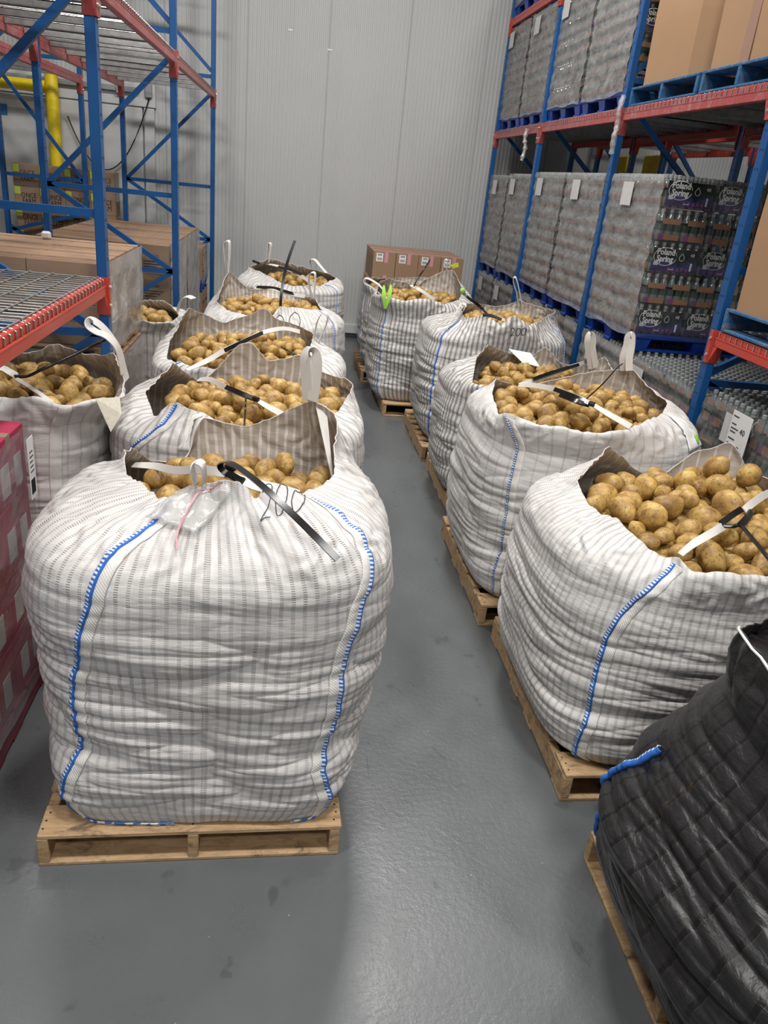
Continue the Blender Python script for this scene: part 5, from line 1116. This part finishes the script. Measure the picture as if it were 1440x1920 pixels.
for ch in t.children: ch.location = off

# ------------------------------------------------------------------ bottled water loads
BP = [(0.026, 0), (0.031, 0.008), (0.031, 0.052), (0.029, 0.058), (0.031, 0.066), (0.031, 0.128), (0.0275, 0.146), (0.0165, 0.178), (0.0125, 0.186), (0.0125, 0.196)]
def bottle_geo(mb, c, n=9):
    k = mb.k
    mb.lathe(BP[:5], n, c, 0); mb.lathe([(0.0313, 0.066), (0.0313, 0.112)], n, c, 2); mb.lathe(BP[5:], n, c, 0)
    mb.lathe([(0.0150, 0.190), (0.0152, 0.200), (0.0145, 0.214), (0.012, 0.216)], n, c, 1)
def bottle_mesh():
    b = MB(); bottle_geo(b, (0, 0, 0), 12); return b.mesh('bottle', ['bottle', 'cap', 'bottle_band'], 40)
BOT = bottle_mesh(); CX, CY, CH = 0.385, 0.50, 0.225
TXT = text_mesh('Poland\nSpring', 0.060, 'white', 0.0008, bold=0.0016, sx=0.86); T48 = text_mesh('48', 0.034, 'white', 0.0006)
def panel_geo(mb, kind, ax, first=0):
    """printed film on a face; ax 'y' (camera-facing, CX wide) or 'x' (aisle-facing, CY wide). material order: print, orange, purple, white, grey"""
    W = CX if ax == 'y' else CY
    def put(u0, u1, z0, z1, d, m):
        if ax == 'y': mb.box(u0, u1, -CY / 2 - d, -CY / 2 - d + 0.0015, z0, z1, 0, m)
        else: mb.box(-CX / 2 - d, -CX / 2 - d + 0.0015, u0, u1, z0, z1, 0, m)
    if kind == 'A' and ax == 'y':
        put(-W / 2 + 0.008, W / 2 - 0.02, 0.015, 0.178, 0.004, 0)
        for i in range(5): put(-0.05 + i * 0.035, -0.03 + i * 0.035, 0.02 + 0.006 * (i % 2), 0.045 + 0.006 * (i % 2), 0.006, 2)
    elif kind == 'A':
        for i in range(2):
            c = -W / 4 + i * W / 2; put(c - 0.10, c - 0.015, 0.125, 0.165, 0.004, 1); put(c + 0.03, c + 0.1, 0.125, 0.165, 0.004, 1); put(c - 0.10, c - 0.02, 0.02, 0.07, 0.004, 1); put(c - 0.02, c + 0.02, 0.02, 0.065, 0.004, 2); put(c + 0.04, c + 0.11, 0.02, 0.07, 0.004, 1)
    else:
        m = 2 if ax == 'x' else 1.5
        for c in ((-0.125, 0.125) if ax == 'x' else (-0.095, 0.10)):
            w_ = 0.075 if ax == 'x' else 0.068
            put(c - w_, c + w_, 0.115, 0.152, 0.004, 1); put(c - w_ + 0.02, c + w_ + 0.01, 0.008, 0.045, 0.004, 1); put(c - w_ - 0.015, c - w_ + 0.025, 0.008, 0.048, 0.005, 2)
def letter_geo(mb, w=3, g=4):
    mb_from_mesh(mb, TXT, (-0.085, -CY / 2 - 0.0065, 0.125), 0, w); mb_from_mesh(mb, T48, (0.125, -CY / 2 - 0.0065, 0.14), 0, w)
    ring = [(-0.085 + 0.088 * math.cos(t), -CY / 2 - 0.006, 0.118 + 0.062 * math.sin(t)) for t in np.linspace(0.15, 2 * math.pi - 0.2, 30)]
    mb.tube(ring, 0.0022, 4, w)
    drop = [(0.045 + 0.02 * math.sin(t) * (1 if math.cos(t) < 0 else 1 - 0.75 * math.cos(t)), -CY / 2 - 0.0065, 0.122 - 0.026 * -math.cos(t) * 1.0) for t in np.linspace(0, 2 * math.pi, 20)]
    mb.tube(drop, 0.0018, 4, w)
    for i in range(5): mb.box(-0.165 + i * 0.007, -0.161 + i * 0.007, -CY / 2 - 0.0066, -CY / 2 - 0.005, 0.055, 0.082, 0, w)
    mb.box(0.122, 0.136, -CY / 2 - 0.0066, -CY / 2 - 0.005, 0.03, 0.085, 0, w); mb.box(-0.04, 0.0, -CY / 2 - 0.0066, -CY / 2 - 0.005, 0.03, 0.034, 0, w)
MATS = ['print', 'orange_card', 'purple', 'white', 'cap', 'bottle', 'cap', 'bottle_band']
def spots(full):
    out = []
    for i in range(6):
        for j in range(8):
            if full or i == 0 or j == 0 or (full is None and (i < 2)): out.append((-CX / 2 + 0.032 + i * 0.0642, -CY / 2 + 0.031 + j * 0.0625))
    return out
CM = {}
def case_mesh(kind, full):
    if (kind, full) in CM: return CM[kind, full]
    b = MB(); panel_geo(b, kind, 'y'); panel_geo(b, kind, 'x')
    if kind == 'A': letter_geo(b)
    t_ = MB()
    for (x, y) in spots(full): bottle_geo(t_, (x, y, 0.003), 7)
    b.add(t_.v, t_.f); b.mi[-len(t_.f):] = [5 + m for m in t_.mi]
    b.box(-CX / 2 + 0.07, CX / 2 - 0.002, -CY / 2 + 0.068, CY / 2 - 0.002, 0.002, 0.17 if not full else 0.03, 0, 0)
    CM[kind, full] = b.mesh('water_case', MATS, 45); return CM[kind, full]
PARTS = {}
def case_parts(kind):
    if kind in PARTS: return PARTS[kind]
    b = MB(); panel_geo(b, kind, 'y'); panel_geo(b, kind, 'x'); r = [('printed_film', b.mesh('printed_film', MATS))]
    if kind == 'A': c = MB(); letter_geo(c, 0); r.append(('brand_lettering', c.mesh('brand_lettering', 'white')))
    PARTS[kind] = r; return r
def film_sheet(x0, x1, y0, y1, z0, z1, seed, mats, name='stretch_wrap', skirt=0.03, bulge=0.009, lay=0.1125, face2=True):
    """film wrapped round the aisle side (x0) and the camera side (y0)"""
    pth = []; n1 = 34; n2 = 34
    for i in range(n1 + 1): pth.append((x0, y1 - (y1 - y0 - 0.02) * i / n1, -1, 0))
    pth.append((x0 + 0.006, y0 + 0.006, -0.7, -0.7))
    if face2:
        for i in range(n2 + 1): pth.append((x0 + 0.02 + (x1 - x0 - 0.02) * i / n2, y0, 0, -1))
    nz = max(16, int((z1 - z0) / 0.022)); vs = []; fs = []; mi = []
    for j in range(nz + 1):
        z = z0 - skirt + (z1 - z0 + skirt) * j / nz
        for i, (x, y, nx, ny) in enumerate(pth):
            d = bulge * (0.5 - 0.5 * math.cos(2 * math.pi * (z - z0) / lay)) + 0.010 * mnoise.noise(Vector((x * 5 + seed, y * 5, z * 7))) + 0.004 * mnoise.noise(Vector((x * 18, y * 18 + seed, z * 26)))
            zz = z + (0.03 * mnoise.noise(Vector((x * 3, y * 3, seed))) if j == 0 else 0)
            vs.append((x + nx * (d + 0.010), y + ny * (d + 0.010), zz))
    m = len(pth)
    for j in range(nz):
        for i in range(m - 1):
            fs.append((j * m + i, j * m + i + 1, (j + 1) * m + i + 1, (j + 1) * m + i)); mi.append(0 if i < n1 + 0 else 1)
    b = MB(); b.v = vs; b.f = fs; b.mi = mi
    return b.mesh(name, mats, 0)
def water_load(key, y0, z0, desc, near=False, layers=5, sc=1.0, x0=2.63, wy=1.0, plast=True, film=('film_milk', 'film_clear'), topfull=True, only=None, labels=True, seed=0):
    rnd = random.Random(seed + int(y0 * 100))
    if plast: plastic_pallet(x0, y0, 1.17, wy, 'blue_plastic', 'blue plastic pallet under the %s water load' % desc, 'blue plastic pallets', z0)
    zb = z0 + (0.14 if plast else 0)
    k = 0
    for l in range(layers):
        kind = 'A' if (l + (layers % 2 == 0)) % 2 == 0 else 'B'
        for ix in range(3):
            for iy in range(2):
                top = l == layers - 1 and topfull
                if not (ix == 0 or iy == 0 or top): continue
                full = True if top else False
                pos = (x0 + CX / 2 + 0.004 + ix * (CX + 0.004), y0 + CY / 2 + iy * (wy - CY), zb + l * CH * sc)
                where = ('front' if iy == 0 else 'back') + (' aisle' if ix == 0 else (' centre' if ix == 1 else ' inner'))
                lab = 'water case, layer %s, %s spot, %s load' % (['one', 'two', 'three', 'four', 'five'][l], where, desc)
                if near:
                    t = thing('water_case', lab, 'water case', pos, 0, 'water cases in the %s load' % desc)
                    for nm_, me_ in case_parts(kind): link(nm_, me_, t)
                    for (bx, by) in spots(full):
                        link('bottle', BOT, t, (bx, by, 0.003))
                    t.scale = (1, 1, sc)
                else:
                    t = link('water_case', case_mesh(kind, full)); t.location = pos; t.scale = (1, 1, sc); tag(t, lab, 'water case', 'water cases in the %s load' % desc)
    ztop = zb + layers * CH * sc
    me = film_sheet(x0, x0 + 1.17, y0, y0 + wy, zb, ztop - 0.012, y0 * 3.1 + z0, list(film)); f = link('stretch_wrap', me)
    tag(f, 'cloudy stretch film wrapped round the %s water load' % desc, 'stretch film', 'stretch films of the water loads')
    if labels:
        yy = y0 + wy * rnd.uniform(0.45, 0.75)
        MB().box(x0 - 0.034, x0 - 0.032, yy, yy + 0.2, ztop - 0.24, ztop - 0.07).build('pallet_label', 'paper_dull', f)
    return f
water_load('G0', 3.36, 0.0, 'floor-level near bay', near=True, sc=0.95, film=('film_mid', 'film_clear'), seed=1, wy=1.04)
water_load('G1', 4.53, 0.0, 'floor-level second bay nearer', near=True, sc=0.92, film=('film_mid', 'film_clear'), seed=2)
water_load('G2', 5.60, 0.0, 'floor-level second bay farther', sc=0.92, seed=3)
water_load('U2', 5.63, 1.165, 'open-fronted mid-level', near=True, sc=1.0, seed=4, wy=1.0)
water_load('G3', 6.74, 0.0, 'floor-level third bay nearer', sc=0.92, seed=5); water_load('G4', 7.82, 0.0, 'floor-level third bay farther', sc=0.92, seed=6)
water_load('U3', 6.76, 1.165, 'mid-level third bay nearer', seed=7); water_load('U4', 7.83, 1.165, 'mid-level third bay farther', seed=8)
water_load('G5', 8.96, 0.0, 'floor-level last bay nearer', sc=0.92, seed=9, wy=0.94); water_load('G6', 9.96, 0.0, 'floor-level last bay farther', sc=0.92, seed=10, wy=0.92)
water_load('U5', 8.97, 1.165, 'mid-level last bay nearer', sc=0.98, seed=11, wy=0.94); water_load('U6', 9.97, 1.165, 'mid-level last bay farther', sc=0.96, seed=12, wy=0.92)
water_load('T3', 6.77, 2.905, 'upper-deck third bay nearer', seed=13, topfull=False, sc=0.9); water_load('T4', 7.83, 2.905, 'upper-deck third bay farther', seed=14, topfull=False, sc=0.9)
water_load('T5', 8.97, 2.905, 'upper-deck last bay nearer', seed=15, topfull=False, sc=0.9, wy=0.94); water_load('T6', 9.97, 2.905, 'upper-deck last bay farther', seed=16, topfull=False, sc=0.9, wy=0.92)
water_load('T7', 9.97, 4.165, 'topmost by the back wall', seed=17, layers=2, topfull=False, wy=0.92, labels=False)
# delivery note on the nearest floor load
tt = thing('delivery_note', 'white delivery note with a handwritten number taped to the nearest water load', 'paper note', (2.585, 3.90, 1.05))
MB().box(-0.002, 0.0, -0.10, 0.10, -0.15, 0.13).build('sheet', 'white', tt)
for i, (z, w_) in enumerate(((0.10, 0.05), (0.055, 0.04), (0.03, 0.07), (0.01, 0.05), (-0.03, 0.06), (-0.06, 0.12), (-0.075, 0.1))):
    MB().box(-0.0035, -0.002, 0.08 - w_, 0.085, z - 0.003, z + 0.003).build('printed_line', 'ink', tt)
me4 = text_mesh('40', 0.05, 'ink', 0.0005); o = link('handwritten_number', me4, tt, (-0.003, -0.035, 0.03)); o.rotation_euler = (0, 0, -math.pi / 2)
tt = thing('wrap_tail', 'twisted plastic wrap tail hanging from the red beam at the second blue post', 'plastic wrap', (2.57, 6.62, 2.98))
MB().tube(spline([(0, 0, 0), (-0.02, -0.01, -0.1), (0.0, 0.01, -0.2), (-0.015, 0, -0.3), (0.0, 0.02, -0.42)], 8), [0.022, 0.02, 0.018, 0.02, 0.024, 0.02, 0.016, 0.014, 0.018] + [0.017, 0.02, 0.024, 0.018, 0.016, 0.02, 0.024, 0.02] * 3, 7).build('twisted_film', 'poly', tt, smooth=40)
tt = thing('wrap_tail', 'short shred of plastic wrap hanging from the red beam in the last bay', 'plastic wrap', (2.57, 9.3, 2.86))
MB().tube(spline([(0, 0, 0), (-0.01, 0, -0.1), (0.01, 0, -0.2), (-0.01, 0, -0.33)], 8), [0.02, 0.03, 0.02, 0.015, 0.02] * 5, 6).build('twisted_film', 'poly', tt, smooth=40)

# ------------------------------------------------------------------ big octagonal cartons on worn blue pallets
def octabin(x0, y0, wx, wy, z0, z1, label, ch=0.17):
    t = thing('octagonal_carton', label, 'carton', (x0 + wx / 2, y0 + wy / 2, z0), 0, 'big octagonal cartons')
    def ringp(s, z):
        X, Y, c = wx / 2 * s, wy / 2 * s, ch
        return [(-X + c, -Y, z), (X - c, -Y, z), (X, -Y + c, z), (X, Y - c, z), (X - c, Y, z), (-X + c, Y, z), (-X, Y - c, z), (-X, -Y + c, z)]
    h = z1 - z0; b = MB(); zs = [(1.0, 0), (1.012, h * 0.4), (1.0, h)]; vs = [p for s, z in zs for p in ringp(s, z)]
    fs = [(i * 8 + k, i * 8 + (k + 1) % 8, i * 8 + 8 + (k + 1) % 8, i * 8 + 8 + k) for i in range(2) for k in range(8)] + [tuple(range(7, -1, -1))]
    b.add(vs, fs); o = b.build('carton_wall', 'carton_tan', t); md = o.modifiers.new('thick', 'SOLIDIFY'); md.thickness = 0.012; md.offset = -1
    b = MB(); b.add(ringp(1.02, h - 0.12) + ringp(1.02, h + 0.012), [(k, (k + 1) % 8, 8 + (k + 1) % 8, 8 + k) for k in range(8)] + [tuple(range(8, 16))]); b.build('carton_lid', 'carton_tan', t)
    if ch < 0.1: MB().box(-wx / 2 - 0.009, -wx / 2 - 0.005, -0.05, 0.05, 0.0, h).build('packing_tape', 'tape', t)
    return t
def blue_wood(x0, y0, wx, wy, z, label): return pallet(x0, y0, wx, wy, 'old_blue_wood', label, 'worn blue wooden pallets', z, strings='x', nboards=6)
blue_wood(2.62, 5.50, 1.1, 1.12, 2.905, 'worn blue wooden pallet under the farther overhead carton'); octabin(2.63, 5.53, 1.08, 1.06, 3.04, 4.03, 'big brown octagonal carton overhead beside the second blue post')
blue_wood(2.62, 4.53, 1.1, 0.93, 2.905, 'worn blue wooden pallet under the nearer overhead carton'); octabin(2.64, 4.54, 1.08, 0.90, 3.04, 4.03, 'big brown taped octagonal carton overhead at the upper right corner', 0.04)
blue_wood(2.60, 3.2, 1.1, 1.2, 1.555, 'worn blue wooden pallet on the bright red low beam at right'); octabin(2.62, 3.22, 1.08, 1.15, 1.69, 2.75, 'big plain brown carton on the low red shelf at the right edge', 0.05)

# ------------------------------------------------------------------ carton stacks
CART = {}
def carton_proto(w_, d, h, mat, deco):
    key = (w_, d, h, mat, deco)
    if key in CART: return CART[key]
    parts = []
    b = MB(); b.box(-w_ / 2, w_ / 2, -d / 2, d / 2, 0, h - 0.001, 0.004); parts.append(('carton_body', b.mesh('carton_body', mat)))
    b = MB(); b.box(-w_ / 2 - 0.0008, w_ / 2 + 0.0008, -0.024, 0.024, h - 0.06, h); parts.append(('packing_tape', b.mesh('packing_tape', 'tape' if deco != 'pink' else 'pink')))
    if deco == 'print':
        b = MB(); me = text_mesh('FOODS', 0.03, 'ink', 0.0005); mb_from_mesh(b, me, (0, -d / 2 - 0.001, h * 0.62)); me2 = text_mesh('FOODS', 0.03, 'ink', 0.0005)
        for i in range(3): b.box(-w_ * 0.3, w_ * (0.3 - 0.1 * i), -d / 2 - 0.001, -d / 2, h * (0.42 - 0.09 * i), h * (0.42 - 0.09 * i) + 0.008)
        b.box(w_ / 2, w_ / 2 + 0.001, -d * 0.3, d * 0.3, h * 0.45, h * 0.55)
        parts.append(('box_print', b.mesh('box_print', 'hole')))
    if deco == 'pink':
        b = MB(); b.box(-0.105, -0.02, -d / 2 - 0.0015, -d / 2, h - 0.12, h - 0.02); parts.append(('shipping_label', b.mesh('shipping_label', 'white')))
        b = MB()
        for i in range(6): b.box(-0.09 + i * 0.01, -0.085 + i * 0.01, -d / 2 - 0.0025, -d / 2 - 0.001, h - 0.105, h - 0.075)
        for i in range(2): b.box(-0.09, -0.035, -d / 2 - 0.0025, -d / 2 - 0.001, h - 0.05 + i * 0.014, h - 0.044 + i * 0.014)
        parts.append(('barcode', b.mesh('barcode', 'hole')))
        b = MB(); b.box(0.0, 0.045, -d / 2 - 0.0015, -d / 2, h - 0.13, h); b.box(0.0, 0.045, -d / 2 - 0.0015, -d / 2, 0, 0.07); parts.append(('pink_tape_strip', b.mesh('pink_tape_strip', 'pink')))
    if deco == 'farm':
        b = MB(); mb_from_mesh(b, text_mesh('ONCE\nFARM', 0.085, 'ink', 0.0005, sx=0.75), (0.02, -d / 2 - 0.001, h * 0.45)); parts.append(('box_print', b.mesh('box_print', 'hole')))
        b = MB(); b.box(-w_ / 2 + 0.005, -w_ / 2 + 0.075, -d / 2 - 0.0015, -d / 2, h * 0.62, h * 0.95); parts.append(('lime_label', b.mesh('lime_label', 'lime')))
    if deco == 'red':
        b = MB(); b.box(w_ / 2, w_ / 2 + 0.0015, -d * 0.30, -d * 0.05, h * 0.15, h * 0.62); b.box(w_ / 2, w_ / 2 + 0.0015, d * 0.12, d * 0.34, h * 0.15, h * 0.62)
        b.box(-w_ * 0.2, w_ * 0.3, -d * 0.3, -d * 0.1, h, h + 0.001); parts.append(('white_panel', b.mesh('white_panel', 'paper_dull')))
    CART[key] = parts; return parts
def stack(x0, y0, nx, ny, nz, w_, d, h, z0, mat, deco, desc, group, gap=0.004, keep=None, jit=0.003):
    parts = carton_proto(w_, d, h, mat, deco); r = random.Random(int(abs(x0) * 100 + y0 * 31)); col = ['first', 'second', 'third', 'fourth', 'fifth']; row = ['front', 'second', 'third', 'fourth', 'fifth']
    for k in range(nz):
        for j in range(ny):
            for i in range(nx):
                if keep and not keep(i, j, k): continue
                lab = 'carton, tier %s, %s row, %s from left, %s' % ( ['one', 'two', 'three', 'four', 'five', 'six', 'seven'][k], row[j], col[i], desc)
                t = thing('carton', lab, 'carton', (x0 + w_ / 2 + i * (w_ + gap), y0 + d / 2 + j * (d + gap), z0 + k * h), r.uniform(-0.006, 0.006), group)
                for nm_, me_ in parts: link(nm_, me_, t)
def wrap(x0, x1, y0, y1, z0, z1, label, mats, seed, side=1, group='stretch films round the cartons', lay=0.3, bulge=0.004):
    """film round a carton load; side=+1: the aisle face is at x1"""
    me = film_sheet(0, x1 - x0, y0, y1, z0, z1, seed, mats, lay=lay, bulge=bulge)
    if side > 0: me.transform(Matrix.Diagonal((-1, 1, 1, 1))); me.transform(Matrix.Translation((x1, 0, 0)))
    else: me.transform(Matrix.Translation((x0, 0, 0)))
    o = link('stretch_wrap', me)
    return tag(o, label, 'stretch film', group)
FG = ['film_grey', 'film_clear']
pallet(-2.27, 4.60, 1.2, 1.18, 'pine', 'pine pallet under the wrapped cartons behind the nearest left post', PG)
stack(-2.26, 4.62, 3, 4, 3, 0.40, 0.288, 0.285, 0.137, 'carton', 'print', 'lower stack behind near post', 'wrapped cartons behind the near left post', keep=lambda i, j, k: i == 2 or j == 0)
pallet(-2.27, 4.60, 1.2, 1.18, 'pine', 'pine pallet between the upper and lower wrapped cartons at left', PG, z=0.995)
stack(-2.26, 4.62, 3, 4, 2, 0.40, 0.288, 0.235, 1.132, 'carton', 'print', 'upper stack behind near post', 'wrapped cartons behind the near left post', keep=lambda i, j, k: i == 2 or j == 0 or k == 1)
wrap(-2.27, -1.045, 4.60, 5.80, 1.10, 1.60, 'milky stretch film round the upper cartons behind the near left post', FG, 1)
wrap(-2.27, -1.045, 4.60, 5.80, 0.14, 0.99, 'milky stretch film round the lower cartons behind the near left post', FG, 2)
tag(MB().box(-0.03, 0.03, -0.02, 0.02, 0, 0.05, 0.012).build('paper_cup', 'white'), 'small white plastic holder lying on top of the wrapped cartons', 'holder').location = (-1.62, 5.62, 1.603)
for (ya, tx) in ((7.42, 'nearer'), (8.60, 'farther')):
    pallet(-2.25, ya, 1.18, 1.14, 'pine', 'pine pallet under the %s wrapped carton load in the far left bay' % tx, PG)
    stack(-2.23, ya + 0.01, 4, 3, 5, 0.283, 0.37, 0.262, 0.137, 'carton', 'print', '%s far-bay load' % tx, 'wrapped cartons in the far left bay', keep=lambda i, j, k: i == 3 or j == 0 or k == 4)
    wrap(-2.25, -1.075, ya, ya + 1.13, 0.14, 1.45, 'clear stretch film round the %s carton load in the far left bay' % tx, FG, ya)
plastic_pallet(-2.1, 9.86, 1.05, 0.66, 'blue_plastic', 'blue plastic pallet on the floor beside the last left post', 'blue plastic pallets', 0.0)
stack(-2.08, 9.88, 3, 2, 2, 0.34, 0.31, 0.27, 0.14, 'carton', 'print', 'low stack by last post', 'cartons by the last left post', keep=lambda i, j, k: i == 2 or j == 0)
plastic_pallet(-2.1, 9.86, 1.05, 0.66, 'blue_plastic', 'blue plastic pallet between carton tiers beside the last left post', 'blue plastic pallets', 0.69)
stack(-2.08, 9.88, 3, 2, 2, 0.34, 0.31, 0.19, 0.83, 'carton', 'print', 'top stack by last post', 'cartons by the last left post')
wrap(-2.1, -1.04, 9.86, 10.5, 0.83, 1.21, 'loose clear film round the short stack by the last left post', ['film_clear', 'film_clear'], 5)
pallet(-3.42, 10.66, 1.22, 0.36, 'pine', 'narrow pine pallet under the cartons with lime labels', PG)
stack(-3.42, 10.68, 4, 1, 7, 0.30, 0.26, 0.256, 0.137, 'carton', 'farm', 'lime-labelled stack', 'lime-labelled cartons by the wall')
wrap(-3.43, -2.2, 10.66, 10.95, 1.62, 1.93, 'shiny clear film round the top of the lime-labelled cartons', ['film_clear', 'film_clear'], 6)
# cartons with barcode labels by the wall at the end of the right row
pallet(1.03, 9.92, 1.18, 1.0, 'pine', 'pine pallet on the floor under the barcode-labelled cartons', PG)
stack(1.04, 9.95, 4, 3, 2, 0.285, 0.315, 0.365, 0.137, 'carton', 'pink', 'lower barcode stack', 'barcode-labelled cartons', keep=lambda i, j, k: j == 0 or i == 0)
wrap(1.03, 2.2, 9.92, 10.9, 0.14, 0.86, 'pale film round the lower barcode-labelled cartons', FG, 9, side=-1)
pallet(1.03, 9.92, 1.18, 1.0, 'pine', 'pine pallet between the tiers of barcode-labelled cartons', PG, z=0.87)
stack(1.04, 9.95, 4, 3, 1, 0.285, 0.315, 0.35, 1.007, 'carton', 'pink', 'top barcode tier', 'barcode-labelled cartons')
# red cartons at the left edge
pallet(-2.16, 1.93, 1.16, 1.08, 'red_plastic', 'dark red pallet under the film-wrapped red cartons at the left edge', 'red pallets')
stack(-2.14, 1.95, 3, 3, 4, 0.375, 0.345, 0.264, 0.137, 'carton_red', 'red', 'red load', 'red cartons at the left edge', keep=lambda i, j, k: i == 2 or j == 0 or k == 3)
wrap(-2.16, -1.0, 1.93, 3.0, 0.12, 1.19, 'hazy stretch film round the red cartons at the left edge', ['film_light', 'film_clear'], 12, lay=0.264, bulge=0.006)
tt = thing('hanging_tag', 'white barcode tag hanging at the corner of the wrapped red cartons', 'tag', (-0.965, 2.93, 1.05))
MB().box(-0.001, 0.001, -0.035, 0.035, -0.15, 0.10).build('tag_sheet', 'white', tt)
b = MB()
for i in range(8): b.box(0.001, 0.002, -0.026 + i * 0.006, -0.022 + i * 0.006, -0.13, -0.07)
for i in range(5): b.box(0.001, 0.002, -0.02, 0.02 - 0.004 * (i % 3), -0.04 + i * 0.02, -0.036 + i * 0.02)
b.build('barcode', 'hole', tt)
t = thing('carton', 'plain brown carton on top of the red cartons under the low shelf', 'carton', (-1.32, 2.75, 1.197))
MB().box(-0.2, 0.2, -0.15, 0.15, 0, 0.14, 0.004).build('carton_body', 'carton', t); MB().box(-0.201, 0.201, -0.02, 0.02, 0.09, 0.141).build('packing_tape', 'tape', t)
# things standing behind the right rack
for i, (x, y, ya, lab) in enumerate(((4.0, 10.2, 10.8, 'yellow steel barrier panel behind the right rack, the nearer one to the wall'), (4.0, 9.2, 9.7, 'yellow steel barrier panel behind the right rack, beside the red beam'))):
    t = thing('barrier_panel', lab, 'barrier', (x + 0.2, y, 0), 0, 'yellow barrier panels')
    MB().box(-0.03, 0.03, 0, ya - y, 1.6, 2.75, 0.01).build('panel', 'yellow', t); MB().box(-0.04, 0.04, 0, 0.06, 0, 1.6).build('panel_post', 'yellow', t); MB().box(-0.04, 0.04, ya - y - 0.06, ya - y, 0, 1.6).build('panel_post', 'yellow', t)
